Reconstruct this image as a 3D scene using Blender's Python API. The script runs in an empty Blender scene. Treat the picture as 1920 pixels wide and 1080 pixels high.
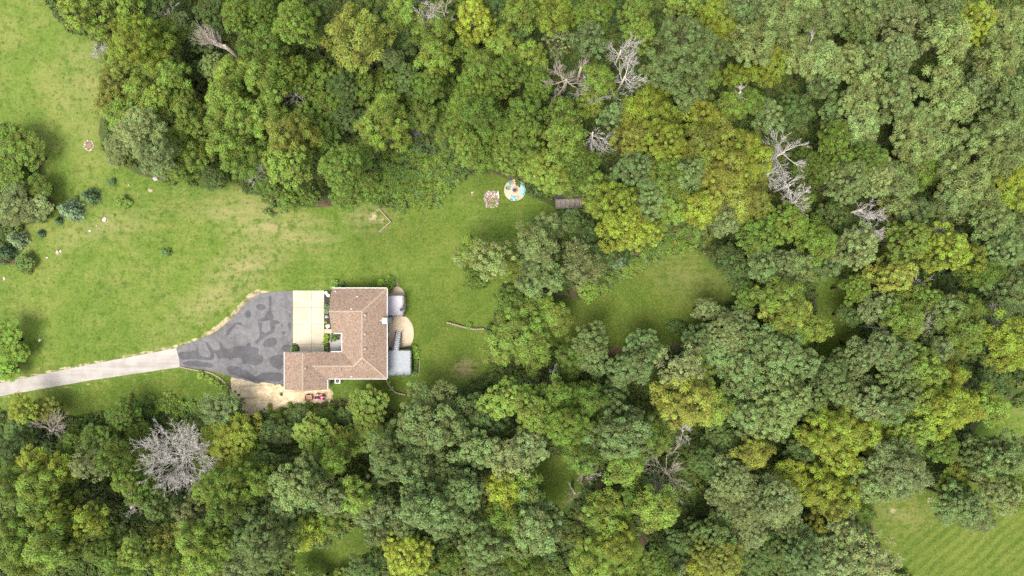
import bpy, bmesh, math, random
import numpy as np
from mathutils import Vector, Matrix, Quaternion

# ------------------------------------------------------------------ camera, sky, sun, exposure
scene = bpy.context.scene
col = scene.collection
CAM_H = 120.0
MPP = 180.0 / 1920.0                      # metres per photo pixel at z = 0
cam_d = bpy.data.cameras.new('camera'); cam_d.lens = 24; cam_d.sensor_width = 36
cam_d.clip_start = 1.0; cam_d.clip_end = 2000
cam = bpy.data.objects.new('camera', cam_d); col.objects.link(cam)
cam.location = (0, 0, CAM_H); scene.camera = cam

SUN_EL, SUN_AZ = math.radians(66), math.radians(214)     # azimuth clockwise from +Y
sv = Vector((math.sin(SUN_AZ) * math.cos(SUN_EL), math.cos(SUN_AZ) * math.cos(SUN_EL), math.sin(SUN_EL)))
world = bpy.data.worlds.new('World'); scene.world = world; world.use_nodes = True
wt = world.node_tree; wt.nodes.clear()
sky = wt.nodes.new('ShaderNodeTexSky'); sky.sky_type = 'NISHITA'; sky.sun_disc = False
sky.sun_elevation = SUN_EL; sky.sun_rotation = SUN_AZ; sky.air_density = 1.0; sky.dust_density = 3.0
bg = wt.nodes.new('ShaderNodeBackground'); bg.inputs['Strength'].default_value = 0.15
wo = wt.nodes.new('ShaderNodeOutputWorld')
veil = wt.nodes.new('ShaderNodeHueSaturation'); veil.inputs['Saturation'].default_value = 0.35      # thin white cloud over the whole sky
wt.links.new(sky.outputs[0], veil.inputs['Color']); wt.links.new(veil.outputs[0], bg.inputs[0]); wt.links.new(bg.outputs[0], wo.inputs[0])
sun_d = bpy.data.lights.new('sun', 'SUN'); sun_d.energy = 1.7; sun_d.angle = math.radians(28); sun_d.color = (1.0, 0.95, 0.86)
sun = bpy.data.objects.new('sun', sun_d); col.objects.link(sun)
sun.rotation_euler = sv.to_track_quat('Z', 'Y').to_euler(); sun.location = (-60, -80, 100)
vs = scene.view_settings
vs.view_transform = 'Standard'; vs.look = 'None'; vs.gamma = 1; vs.exposure = 1.57; vs.use_curve_mapping = False
cy = scene.cycles
cy.max_bounces = 5; cy.diffuse_bounces = 3; cy.glossy_bounces = 2; cy.transmission_bounces = 3; cy.transparent_max_bounces = 4
cy.caustics_reflective = False; cy.caustics_refractive = False
cy.use_denoising = False

R = random.Random(7)
rng = np.random.default_rng(7)

# ------------------------------------------------------------------ helpers
def W(px, py, z=0.0):
    k = MPP * (CAM_H - z) / CAM_H
    return ((px - 960) * k, (540 - py) * k, z)
def sstep(a, b, t):
    t = np.clip((t - a) / (b - a), 0, 1); return t * t * (3 - 2 * t)
def PX(x, y, z=1.0):
    k = MPP * (CAM_H - z) / CAM_H
    return x / k + 960, 540 - y / k
CREEK = [(690, 170), (745, 205), (775, 235), (788, 258), (803, 278), (826, 294), (850, 301), (905, 296), (965, 305), (1020, 345), (1066, 388), (1110, 432), (1160, 452), (1203, 452), (1262, 440), (1330, 462), (1400, 478), (1480, 470)]
CREEKW = np.array([W(*p)[:2] for p in CREEK])
def creek_dist(x, y):
    x = np.asarray(x, float); y = np.asarray(y, float); d = np.full(x.shape, 1e9)
    for a, b in zip(CREEKW[:-1], CREEKW[1:]):
        ab = b - a; t = np.clip(((x - a[0]) * ab[0] + (y - a[1]) * ab[1]) / (ab @ ab), 0, 1)
        d = np.minimum(d, np.hypot(x - a[0] - t * ab[0], y - a[1] - t * ab[1]))
    return d
ZH = 1.7                                   # the drive side of the house lies this much above the patio
def gz(x, y):
    x = np.asarray(x, float); y = np.asarray(y, float)
    z = ZH * (1 - sstep(-29.0, -21.0, x))
    return z - 0.75 * np.exp(-(creek_dist(x, y) / 0.9) ** 2)
def G(px, py, dz=0.0):
    x, y, _ = W(px, py, 1.0)
    for _ in range(3):
        z = float(gz(x, y)); x, y, _ = W(px, py, z)
    return (x, y, z + dz)

def tag(o, label=None, cat=None, group=None, kind=None):
    if label: o['label'] = label
    if cat: o['category'] = cat
    if group: o['group'] = group
    if kind: o['kind'] = kind
    return o
def obj(name, me, mat=None, parent=None, loc=None, rot=None):
    o = bpy.data.objects.new(name, me); col.objects.link(o)
    if mat and me is not None and not me.materials: me.materials.append(mat)
    if parent: o.parent = parent
    if loc is not None: o.location = loc
    if rot is not None: o.rotation_euler = rot
    return o
def empty(name, loc=(0, 0, 0), rz=0.0):
    o = bpy.data.objects.new(name, None); col.objects.link(o); o.location = loc; o.rotation_euler = (0, 0, rz); o.empty_display_size = 0.2
    return o
def np_mesh(name, v, f, attrs=None, smooth=False):
    """v Nx3, f MxK (all faces K corners)"""
    v = np.asarray(v, np.float32); f = np.asarray(f, np.int32); k = f.shape[1]
    me = bpy.data.meshes.new(name)
    me.vertices.add(len(v)); me.vertices.foreach_set('co', v.ravel())
    me.loops.add(f.size); me.loops.foreach_set('vertex_index', f.ravel())
    me.polygons.add(len(f)); me.polygons.foreach_set('loop_start', np.arange(0, f.size, k, dtype=np.int32))
    if smooth: me.polygons.foreach_set('use_smooth', np.ones(len(f), bool))
    me.update(calc_edges=True)
    for n, a in (attrs or {}).items():
        at = me.attributes.new(n, 'FLOAT', 'POINT'); at.data.foreach_set('value', np.asarray(a, np.float32))
    return me
class MB:
    """collects shapes into one mesh"""
    def __init__(s): s.v = []; s.f = []; s.sm = []
    def add(s, vs, fs, smooth=False):
        b = len(s.v); s.v += [tuple(p) for p in vs]; s.f += [tuple(i + b for i in q) for q in fs]; s.sm += [smooth] * len(fs); return s
    def box(s, c, d, rz=0.0, M=None, taper=1.0):
        x, y, z = d[0] / 2, d[1] / 2, d[2] / 2
        p = [Vector((sx * x * (taper if sz > 0 else 1), sy * y * (taper if sz > 0 else 1), sz * z)) for sz in (-1, 1) for sy in (-1, 1) for sx in (-1, 1)]
        m = Matrix.Translation(c) @ (M if M is not None else Matrix.Rotation(rz, 4, 'Z'))
        return s.add([m @ q for q in p], [(0, 2, 3, 1), (4, 5, 7, 6), (0, 1, 5, 4), (2, 6, 7, 3), (0, 4, 6, 2), (1, 3, 7, 5)])
    def tube(s, pts, rad, n=6, cap=True):
        pts = [Vector(p) for p in pts]; rings = []
        for i, p in enumerate(pts):
            t = (pts[min(i + 1, len(pts) - 1)] - pts[max(i - 1, 0)]).normalized()
            a = t.orthogonal().normalized() if i == 0 else (rings[-1][1] - t * rings[-1][1].dot(t)).normalized()
            b = t.cross(a); r = rad[i] if isinstance(rad, (list, tuple)) else rad
            rings.append(([p + (a * math.cos(2 * math.pi * k / n) + b * math.sin(2 * math.pi * k / n)) * r for k in range(n)], a))
        vs = [q for rr, _ in rings for q in rr]; fs = []
        for i in range(len(pts) - 1):
            for k in range(n): fs.append((i * n + k, i * n + (k + 1) % n, (i + 1) * n + (k + 1) % n, (i + 1) * n + k))
        if cap: fs += [tuple(range(n - 1, -1, -1)), tuple((len(pts) - 1) * n + k for k in range(n))]
        return s.add(vs, fs, True)
    def lathe(s, prof, n=16, c=(0, 0, 0), M=None):
        vs = []; fs = []
        for r, z in prof:
            for k in range(n):
                v = Vector((r * math.cos(2 * math.pi * k / n), r * math.sin(2 * math.pi * k / n), z))
                vs.append(Vector(c) + (M @ v if M is not None else v))
        for i in range(len(prof) - 1):
            for k in range(n): fs.append((i * n + k, i * n + (k + 1) % n, (i + 1) * n + (k + 1) % n, (i + 1) * n + k))
        fs.append(tuple((len(prof) - 1) * n + k for k in range(n))); fs.append(tuple(range(n - 1, -1, -1)))
        return s.add(vs, fs, True)
    def prism(s, poly, z0, z1):
        n = len(poly); a = sum(poly[i][0] * poly[(i + 1) % n][1] - poly[(i + 1) % n][0] * poly[i][1] for i in range(n))
        if a < 0: poly = poly[::-1]
        vs = [(p[0], p[1], z0) for p in poly] + [(p[0], p[1], z1) for p in poly]
        return s.add(vs, [tuple(range(n - 1, -1, -1)), tuple(range(n, 2 * n))] + [(i, (i + 1) % n, n + (i + 1) % n, n + i) for i in range(n)])
    def mesh(s, name='m'):
        me = bpy.data.meshes.new(name); me.from_pydata(s.v, [], s.f)
        me.polygons.foreach_set('use_smooth', s.sm); me.update(); return me
    def build(s, name, mat=None, parent=None, loc=None, rot=None): return obj(name, s.mesh(name), mat, parent, loc, rot)
def copy_tree(o, parent=None):
    c = o.copy(); col.objects.link(c); c.parent = parent
    for ch in o.children: copy_tree(ch, c)
    return c
def inpoly(px, py, poly):
    px = np.asarray(px, float); py = np.asarray(py, float); r = np.zeros(px.shape, bool); n = len(poly)
    for i in range(n):
        x1, y1 = poly[i]; x2, y2 = poly[(i + 1) % n]
        if y1 == y2: continue
        r ^= ((y1 > py) != (y2 > py)) & (px < (x2 - x1) * (py - y1) / (y2 - y1) + x1)
    return r
def polydist(px, py, poly, closed=True):
    px = np.asarray(px, float); py = np.asarray(py, float); d = np.full(px.shape, 1e9); n = len(poly)
    for i in range(n if closed else n - 1):
        a = np.array(poly[i], float); b = np.array(poly[(i + 1) % n], float); ab = b - a
        t = np.clip(((px - a[0]) * ab[0] + (py - a[1]) * ab[1]) / max(ab @ ab, 1e-9), 0, 1)
        d = np.minimum(d, np.hypot(px - a[0] - t * ab[0], py - a[1] - t * ab[1]))
    return d
def smooth_poly(p, it=2, closed=True):
    for _ in range(it):
        q = []; n = len(p)
        for i in range(n if closed else n - 1):
            a, b = p[i], p[(i + 1) % n]
            q += [(a[0] * .75 + b[0] * .25, a[1] * .75 + b[1] * .25), (a[0] * .25 + b[0] * .75, a[1] * .25 + b[1] * .75)]
        p = q if closed else [p[0]] + q + [p[-1]]
    return p
def rough_poly(p, step, amp, seed):
    """subdivide an outline (metres) and make its edge uneven"""
    r = random.Random(seed); out = []; n = len(p)
    for i in range(n):
        a, b = Vector(p[i][:2]), Vector(p[(i + 1) % n][:2]); L = (b - a).length; k = max(1, int(L / step)); nr = Vector((-(b - a).y, (b - a).x)).normalized() if L > 0 else Vector((0, 0))
        for j in range(k):
            q = a.lerp(b, j / k) + nr * (r.uniform(-amp, amp) if j else 0); out.append((q.x, q.y))
    return out

# ------------------------------------------------------------------ materials
class NT:
    def __init__(s, name):
        s.m = bpy.data.materials.new(name); s.m.use_nodes = True; s.t = s.m.node_tree; s.t.nodes.clear()
        s.out = s.n('ShaderNodeOutputMaterial'); s.coord = None
    def n(s, t, **kw):
        nd = s.t.nodes.new(t)
        for k, v in kw.items(): setattr(nd, k, v)
        return nd
    def l(s, a, b): s.t.links.new(a, b)
    def setin(s, sock, v):
        if hasattr(v, 'is_output'): s.l(v, sock)
        else: sock.default_value = v
    def pos(s, obj_space=False):
        if obj_space: return s.n('ShaderNodeTexCoord').outputs['Object']
        return s.n('ShaderNodeNewGeometry').outputs['Position']
    def noise(s, scale, detail=3, rough=0.55, vec=None, dist=0.0):
        nd = s.n('ShaderNodeTexNoise'); nd.inputs['Scale'].default_value = scale; nd.inputs['Detail'].default_value = detail; nd.inputs['Roughness'].default_value = rough; nd.inputs['Distortion'].default_value = dist
        s.l(vec if vec is not None else s.pos(), nd.inputs['Vector']); return nd.outputs['Fac']
    def mapv(s, rot=0.0, scale=(1, 1, 1), vec=None):
        nd = s.n('ShaderNodeMapping'); nd.inputs['Rotation'].default_value = (0, 0, rot); nd.inputs['Scale'].default_value = scale
        s.l(vec if vec is not None else s.pos(), nd.inputs['Vector']); return nd.outputs[0]
    def ramp(s, fac, lo, hi, a=0.0, b=1.0):
        nd = s.n('ShaderNodeMapRange'); nd.interpolation_type = 'SMOOTHSTEP'
        s.setin(nd.inputs['Value'], fac); nd.inputs['From Min'].default_value = lo; nd.inputs['From Max'].default_value = hi; nd.inputs['To Min'].default_value = a; nd.inputs['To Max'].default_value = b
        return nd.outputs[0]
    def mix(s, f, a, b, mode='MIX'):
        nd = s.n('ShaderNodeMix', data_type='RGBA', blend_type=mode)
        s.setin(nd.inputs[0], f)
        for i, v in ((6, a), (7, b)): s.setin(nd.inputs[i], v if hasattr(v, 'is_output') else (*v, 1) if len(v) == 3 else v)
        return nd.outputs[2]
    def math(s, op, a, b=0.0):
        nd = s.n('ShaderNodeMath', operation=op); s.setin(nd.inputs[0], a); s.setin(nd.inputs[1], b); return nd.outputs[0]
    def attr(s, name): return s.n('ShaderNodeAttribute', attribute_name=name).outputs['Fac']
    def principled(s, color, rough=0.8, spec=0.3, metal=0.0, bump=None, bs=0.3, bd=0.05):
        p = s.n('ShaderNodeBsdfPrincipled'); s.setin(p.inputs['Base Color'], color if hasattr(color, 'is_output') else (*color, 1))
        s.setin(p.inputs['Roughness'], rough); p.inputs['Specular IOR Level'].default_value = spec; p.inputs['Metallic'].default_value = metal
        if bump is not None:
            b = s.n('ShaderNodeBump'); b.inputs['Strength'].default_value = bs; b.inputs['Distance'].default_value = bd; s.l(bump, b.inputs['Height']); s.l(b.outputs[0], p.inputs['Normal'])
        s.l(p.outputs[0], s.out.inputs[0]); return s.m
def plain(name, c, rough=0.7, var=0.15, scale=6.0, spec=0.3, metal=0.0):
    t = NT(name); n = t.noise(scale, 4); n2 = t.noise(scale * 7, 2)
    d = tuple(x * (1 - var) for x in c); u = tuple(min(1, x * (1 + var)) for x in c)
    f = t.math('ADD', t.math('MULTIPLY', n, 0.6), t.math('MULTIPLY', n2, 0.4))
    return t.principled(t.mix(t.ramp(f, .3, .7), d, u), rough, spec, metal, bump=n2, bs=.15, bd=.01)

def leaf_material(name, rand_inst=False, pal=None):
    t = NT(name)
    if rand_inst:
        rnd = t.n('ShaderNodeObjectInfo').outputs['Random']
        cr = t.n('ShaderNodeValToRGB'); cr.color_ramp.interpolation = 'LINEAR'
        e = cr.color_ramp.elements; e[0].color = (*pal[0], 1); e[1].color = (*pal[-1], 1)
        for i, c in enumerate(pal[1:-1]): e.new((i + 1) / (len(pal) - 1)).color = (*c, 1)
        t.l(rnd, cr.inputs[0]); base = cr.outputs[0]
    else: base = t.n('ShaderNodeObjectInfo').outputs['Color']
    clump, leaf = t.attr('clump'), t.attr('leaf')
    br = t.noise(.55, 3, .6); base = t.mix(t.math('MULTIPLY', t.ramp(br, .44, .68), .3), base, t.mix(1.0, base, (1.18, 1.04, .85), 'MULTIPLY'))
    br2 = t.noise(.4, 3, .6, t.mapv(1.1, (1.3, 1, 1))); base = t.mix(t.math('MULTIPLY', t.ramp(br2, .52, .7), .38), base, t.mix(1.0, base, (.7, .84, .95), 'MULTIPLY'))
    hs = t.n('ShaderNodeHueSaturation'); t.l(base, hs.inputs['Color'])
    t.l(t.ramp(clump, 0, 1, .481, .517), hs.inputs['Hue'])
    t.l(t.ramp(leaf, 0, 1, .86, 1.06), hs.inputs['Saturation'])
    t.l(t.math('MULTIPLY', t.ramp(leaf, 0, 1, .66, 1.36), t.ramp(clump, 0, 1, .76, 1.26)), hs.inputs['Value'])
    p = t.n('ShaderNodeBsdfPrincipled'); t.l(hs.outputs[0], p.inputs['Base Color']); p.inputs['Roughness'].default_value = .55; p.inputs['Specular IOR Level'].default_value = .14
    tr = t.n('ShaderNodeBsdfTranslucent'); t.l(t.mix(1.0, hs.outputs[0], (1.0, 1.0, .55), 'MULTIPLY'), tr.inputs['Color'])
    ms = t.n('ShaderNodeMixShader'); ms.inputs[0].default_value = .3
    t.l(p.outputs[0], ms.inputs[1]); t.l(tr.outputs[0], ms.inputs[2]); t.l(ms.outputs[0], t.out.inputs[0])
    return t.m
M = {}
M['leaf'] = leaf_material('leaf')
M['bush'] = leaf_material('undergrowth_leaf', True, [(.05, .085, .02), (.072, .115, .024), (.10, .14, .026), (.062, .10, .034), (.115, .14, .03), (.085, .13, .024)])
M['vine'] = leaf_material('vine_leaf', True, [(.075, .125, .022), (.14, .21, .03), (.10, .165, .045), (.165, .215, .035), (.12, .19, .026)])
def bark(name, c):
    t = NT(name); v = t.mapv(0, (1, 1, .25), t.pos(True)); n = t.noise(9, 5, .65, v)
    return t.principled(t.mix(t.ramp(n, .3, .7), tuple(x * .55 for x in c), tuple(x * 1.25 for x in c)), .9, .15, bump=n, bs=.5, bd=.02)
M['bark'] = bark('bark', (.11, .085, .06)); M['deadwood'] = bark('dead_wood', (.42, .385, .35)); M['deadtan'] = bark('dead_wood_tan', (.33, .28, .23))

def ground_material():
    t = NT('ground')
    P = t.pos()
    big = t.noise(.045, 4, .6); mid = t.noise(.22, 6, .7); sm = t.noise(.8, 5, .68); fine = t.noise(2.6, 4, .7)
    streak = t.noise(.9, 4, .6, t.mapv(math.radians(-42), (.16, 1.6, 1), P))
    streak2 = t.noise(1.1, 3, .6, t.mapv(math.radians(38), (1.5, .14, 1), P))
    g1, g2, g3 = (.054, .099, .012), (.094, .134, .020), (.165, .158, .052)
    c = t.mix(t.ramp(t.math('ADD', t.math('MULTIPLY', big, .6), t.math('MULTIPLY', mid, .4)), .36, .64), g1, g2)
    dryf = t.math('MULTIPLY', t.ramp(t.math('ADD', t.math('MULTIPLY', mid, .5), t.math('MULTIPLY', streak, .5)), .47, .68), .55)
    c = t.mix(dryf, c, g3)
    c = t.mix(t.math('MULTIPLY', t.ramp(streak2, .5, .72), .4), c, (.04, .072, .010))
    # yellow tone and bare, dry or worn places follow outlines traced on the lawn
    c = t.mix(t.math('MULTIPLY', t.attr('yellow'), .7), c, t.mix(t.ramp(mid, .38, .62), (.092, .136, .022), (.150, .162, .042)))
    c = t.mix(t.math('MULTIPLY', t.attr('lush_shade'), .92), c, t.mix(t.ramp(mid, .35, .65), (.044, .074, .009), (.072, .094, .014)))  # darker olive green: lush grass with some tree shade painted in
    c = t.mix(t.math('MULTIPLY', t.attr('worn'), t.ramp(t.math('ADD', t.math('MULTIPLY', sm, .5), t.math('MULTIPLY', streak, .5)), .36, .6)), c, (.215, .185, .085))
    stripe = t.n('ShaderNodeTexWave', wave_type='BANDS', bands_direction='X'); stripe.inputs['Scale'].default_value = .19; stripe.inputs['Distortion'].default_value = 2.5; stripe.inputs['Detail'].default_value = 3
    t.l(t.mapv(math.radians(48), (1, 1, 1), P), stripe.inputs['Vector'])
    c = t.mix(t.math('MULTIPLY', t.attr('mown'), t.ramp(stripe.outputs['Fac'], .3, .75)), c, (.105, .125, .022))
    # earth and straw
    e = t.mix(t.ramp(sm, .35, .65), (.17, .13, .07), (.34, .285, .17))
    c = t.mix(t.ramp(t.math('ADD', t.attr('earth'), t.math('MULTIPLY', t.math('SUBTRACT', sm, .5), .9)), .42, .62), c, e)
    # tufts
    c = t.mix(t.math('MULTIPLY', t.ramp(fine, .45, .68), .4), c, (.15, .165, .05))
    c = t.mix(t.math('MULTIPLY', t.ramp(fine, .5, .28), .5), c, (.032, .058, .008))
    c = t.mix(t.math('MULTIPLY', t.ramp(sm, .5, .3), .7), c, (.036, .072, .009))
    fleck = t.noise(3.2, 2, .7); c = t.mix(t.math('MULTIPLY', t.math('MULTIPLY', t.ramp(fleck, .66, .76), t.ramp(mid, .4, .6)), .8), c, (.30, .26, .12))
    # woodland floor
    w = t.mix(t.ramp(sm, .4, .6), (.055, .04, .024), (.085, .065, .038)); w = t.mix(t.ramp(mid, .42, .58), w, (.045, .072, .016))
    c = t.mix(t.ramp(t.math('ADD', t.attr('wood'), t.math('MULTIPLY', t.math('SUBTRACT', sm, .5), .5)), .4, .62), c, w)
    h = t.math('ADD', t.math('MULTIPLY', fine, .5), sm)
    return t.principled(c, .95, .08, bump=h, bs=.55, bd=.16)
M['ground'] = ground_material()
def asphalt(name, a, b, crack=True):
    t = NT(name); n = t.noise(.7, 5, .65); f = t.noise(9, 3, .7); w = t.noise(.22, 4, .6)
    c = t.mix(t.ramp(t.math('ADD', t.math('MULTIPLY', n, .6), t.math('MULTIPLY', w, .4)), .35, .65), a, b)
    p2 = t.noise(1.6, 6, .75); c = t.mix(t.math('MULTIPLY', t.ramp(p2, .52, .62), .5), c, tuple(x * 1.25 for x in b)); c = t.mix(t.math('MULTIPLY', t.ramp(p2, .46, .36), .45), c, tuple(x * .7 for x in a))
    c = t.mix(t.math('MULTIPLY', t.ramp(f, .4, .7), .35), c, tuple(x * 1.5 for x in b))
    return t.principled(c, .85, .25, bump=f, bs=.3, bd=.02)
M['asphalt'] = asphalt('worn_asphalt', (.070, .066, .066), (.120, .114, .114))
M['sealant'] = asphalt('sealcoat', (.042, .041, .043), (.070, .068, .071))
def lane():
    t = NT('lane_paving'); d = math.radians(-10.5); a = t.noise(.9, 4, .6, t.mapv(d * -1, (.08, 1.2, 1))); n = t.noise(.5, 5, .6); f = t.noise(8, 3, .7)
    c = t.mix(t.ramp(t.math('ADD', t.math('MULTIPLY', a, .5), t.math('MULTIPLY', n, .5)), .35, .65), (.215, .19, .168), (.305, .28, .25))
    c = t.mix(t.math('MULTIPLY', t.ramp(f, .45, .7), .25), c, (.36, .33, .30))
    return t.principled(c, .9, .2, bump=f, bs=.2, bd=.02)
M['lane'] = lane()
def concrete(name, a, b, stain=(.3, .25, .17)):
    t = NT(name); n = t.noise(.45, 5, .65); f = t.noise(7, 3, .7); s = t.noise(.9, 5, .7)
    c = t.mix(t.ramp(n, .35, .65), a, b); c = t.mix(t.math('MULTIPLY', t.ramp(s, .56, .75), .5), c, stain)
    c = t.mix(t.math('MULTIPLY', t.ramp(f, .35, .6), .2), c, tuple(x * .8 for x in a))
    return t.principled(c, .85, .2, bump=f, bs=.15, bd=.01)
M['apron'] = concrete('apron_concrete', (.335, .285, .205), (.42, .368, .275), (.29, .24, .17))
M['patio'] = concrete('patio_concrete', (.34, .265, .185), (.43, .35, .25), (.28, .215, .15))
M['porch'] = concrete('porch_concrete', (.27, .255, .235), (.35, .33, .30), (.22, .2, .18))
M['fire_patio'] = concrete('fire_patio_concrete', (.36, .275, .185), (.45, .355, .25), (.30, .225, .15))
def shingle():
    t = NT('asphalt_shingle')
    uv = t.n('ShaderNodeUVMap').outputs[0]
    b = t.n('ShaderNodeTexBrick'); b.offset = .37; b.inputs['Scale'].default_value = 1; b.inputs['Brick Width'].default_value = .30; b.inputs['Row Height'].default_value = .19; b.inputs['Mortar Size'].default_value = .01; b.inputs['Bias'].default_value = 0
    b.inputs['Color1'].default_value = (0, 0, 0, 1); b.inputs['Color2'].default_value = (1, 1, 1, 1); b.inputs['Mortar'].default_value = (.3, .3, .3, 1)
    t.l(uv, b.inputs['Vector'])
    sep = t.n('ShaderNodeSeparateColor'); t.l(b.outputs['Color'], sep.inputs[0])
    n1 = t.noise(4.5, 2, .6); r = t.math('ADD', t.math('MULTIPLY', sep.outputs[0], .5), t.math('MULTIPLY', t.ramp(n1, .3, .7), .5))
    c = t.mix(t.ramp(r, .15, .5), (.135, .09, .064), (.195, .136, .10)); c = t.mix(t.ramp(r, .5, .85), c, (.25, .182, .138))
    n = t.noise(.35, 5, .65); c = t.mix(t.math('MULTIPLY', t.ramp(n, .45, .68), .35), c, (.15, .108, .078))
    f = t.noise(8, 2, .7); c = t.mix(t.math('MULTIPLY', t.ramp(f, .45, .7), .5), c, (.29, .215, .165)); c = t.mix(t.math('MULTIPLY', t.ramp(f, .48, .3), .4), c, (.105, .07, .05))
    return t.principled(c, .93, .12, bump=b.outputs['Fac'], bs=.5, bd=-.02)
M['shingle'] = shingle()
M['ridge'] = plain('ridge_shingle', (.28, .215, .16), .9, .25, 4)
M['white'] = plain('white_paint', (.58, .57, .55), .55, .06, 2)
M['siding'] = plain('pale_siding', (.60, .58, .53), .7, .06, 2)
M['grey_siding'] = plain('grey_siding', (.27, .29, .29), .7, .12, 3)
M['vent'] = plain('vent_metal', (.22, .19, .165), .7, .2, 6)
M['dark_metal'] = plain('dark_metal', (.035, .036, .04), .45, .2, 8, .5)
M['galv'] = plain('galvanised', (.45, .45, .46), .4, .2, 8, .5, .4)
M['deck_pale'] = plain('pale_deck_board', (.35, .335, .355), .8, .10, 2.5)
M['deck_grey'] = plain('grey_deck_board', (.255, .27, .285), .8, .10, 2.5)
M['tread'] = plain('stair_tread', (.30, .31, .32), .8, .12, 4)
M['rail'] = plain('railing', (.05, .052, .06), .6, .2, 6)
M['mulch'] = plain('dark_mulch', (.032, .027, .028), .95, .45, 9)
M['soil'] = plain('brown_soil', (.17, .115, .07), .95, .35, 3)
M['glass'] = plain('window_glass', (.03, .04, .05), .08, .1, 1, .6)
M['wood_old'] = plain('weathered_wood', (.20, .168, .145), .9, .3, 5)
M['wood_dark'] = plain('dark_weathered_wood', (.15, .125, .105), .9, .3, 5)
M['wood_pink'] = plain('faded_timber', (.28, .21, .17), .9, .22, 4)
M['board'] = plain('pale_board', (.52, .45, .39), .85, .15, 5)
M['stone_a'] = plain('pale_stone', (.38, .31, .27), .9, .25, 6); M['stone_b'] = plain('pink_stone', (.34, .245, .205), .9, .25, 6); M['stone_c'] = plain('grey_stone', (.27, .245, .23), .9, .25, 6); M['stone_w'] = plain('white_stone', (.47, .42, .37), .85, .2, 6)
M['wall_block'] = plain('wall_block', (.23, .18, .138), .9, .25, 5)
M['red'] = plain('red_paint', (.33, .012, .03), .35, .12, 5, .5); M['black'] = plain('black_plastic', (.016, .016, .018), .55, .2, 8); M['tyre'] = plain('tyre_rubber', (.02, .02, .02), .9, .2, 20)
M['cream'] = plain('cream_rim', (.62, .60, .52), .5, .08, 6); M['cart'] = plain('rusty_cart_bed', (.30, .165, .11), .85, .35, 5)
M['turq'] = plain('turquoise_paint', (.20, .49, .54), .5, .1, 8); M['teal'] = plain('teal_paint', (.09, .26, .24), .55, .12, 8)
M['ash'] = plain('ash', (.05, .045, .045), .95, .5, 14); M['steel'] = plain('pit_steel', (.22, .20, .19), .6, .2, 8)
M['bed_litter'] = plain('dry_litter', (.13, .095, .062), .95, .35, 5)
def water():
    t = NT('creek_water'); n = t.noise(2.5, 3)
    return t.principled((.055, .055, .06), .06, .6, bump=n, bs=.15, bd=.03)
M['water'] = water()

# ------------------------------------------------------------------ outlines traced on the ground (photo pixels)
LAWNS = {
 'main': [(-900, -900), (60, -900), (95, 0), (125, 55), (180, 68), (200, 130), (192, 190), (186, 250), (200, 285), (255, 325), (320, 342), (400, 338), (470, 345), (520, 388), (600, 388), (690, 380), (745, 392), (800, 384), (842, 356), (872, 328), (925, 325), (985, 345), (1003, 370), (1040, 388), (1048, 402), (1030, 420), (985, 440), (960, 520), (930, 560), (925, 620), (918, 690), (880, 722), (830, 735), (790, 765), (745, 772), (700, 745), (640, 748), (600, 755), (540, 765), (480, 780), (450, 776), (425, 748), (385, 768), (335, 757), (270, 755), (230, 768), (170, 783), (110, 778), (60, 757), (0, 772), (-900, 800)],
 'meadow': [(1287, 458), (1240, 485), (1193, 508), (1160, 525), (1130, 550), (1105, 563), (1070, 560), (1030, 560), (1020, 650), (1090, 655), (1180, 650), (1250, 655), (1290, 625), (1340, 600), (1378, 560), (1378, 525), (1352, 495), (1320, 475)],
 'gap': [(1525, 520), (1560, 515), (1615, 555), (1622, 600), (1620, 650), (1590, 690), (1525, 690), (1535, 600)],
 'corner': [(1625, 930), (1700, 915), (1785, 925), (1800, 880), (1830, 800), (1870, 760), (2700, 700), (2700, 2000), (1760, 2000), (1690, 1075), (1640, 1010)],
 'clearing': [(530, 1085), (550, 1038), (615, 1000), (700, 980), (716, 1030), (660, 1085), (600, 1110)],
 'glade': [(1000, 862), (1075, 850), (1092, 925), (1050, 960), (1005, 940)],
 'glade2': [(1085, 1010), (1130, 1030), (1190, 1000), (1215, 1040), (1190, 1085), (1090, 1085)]}
ISLAND = [(-60, 225), (40, 235), (88, 290), (92, 345), (105, 385), (92, 418), (50, 425), (48, 470), (30, 500), (-60, 500)]
DIRT = [(437, 702), (470, 708), (525, 722), (534, 728), (616, 729), (622, 735), (621, 752), (560, 756), (515, 765), (485, 777), (456, 780), (446, 765), (438, 745), (434, 725)]
ASPH_Z = [(118, 508), (200, 478), (330, 430), (420, 380), (520, 300), (600, 210), (660, 150), (720, 118), (800, 105), (958, 97), (957, 542), (897, 542), (897, 772), (850, 775), (780, 765), (740, 755), (710, 770), (640, 748), (560, 732), (480, 707), (400, 682), (300, 667), (200, 652), (143, 647)]
def z2(p): return (300 + p[0] / 3.856, 520 + p[1] / 3.856)
ASPH = [z2(p) for p in ASPH_Z]

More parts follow.
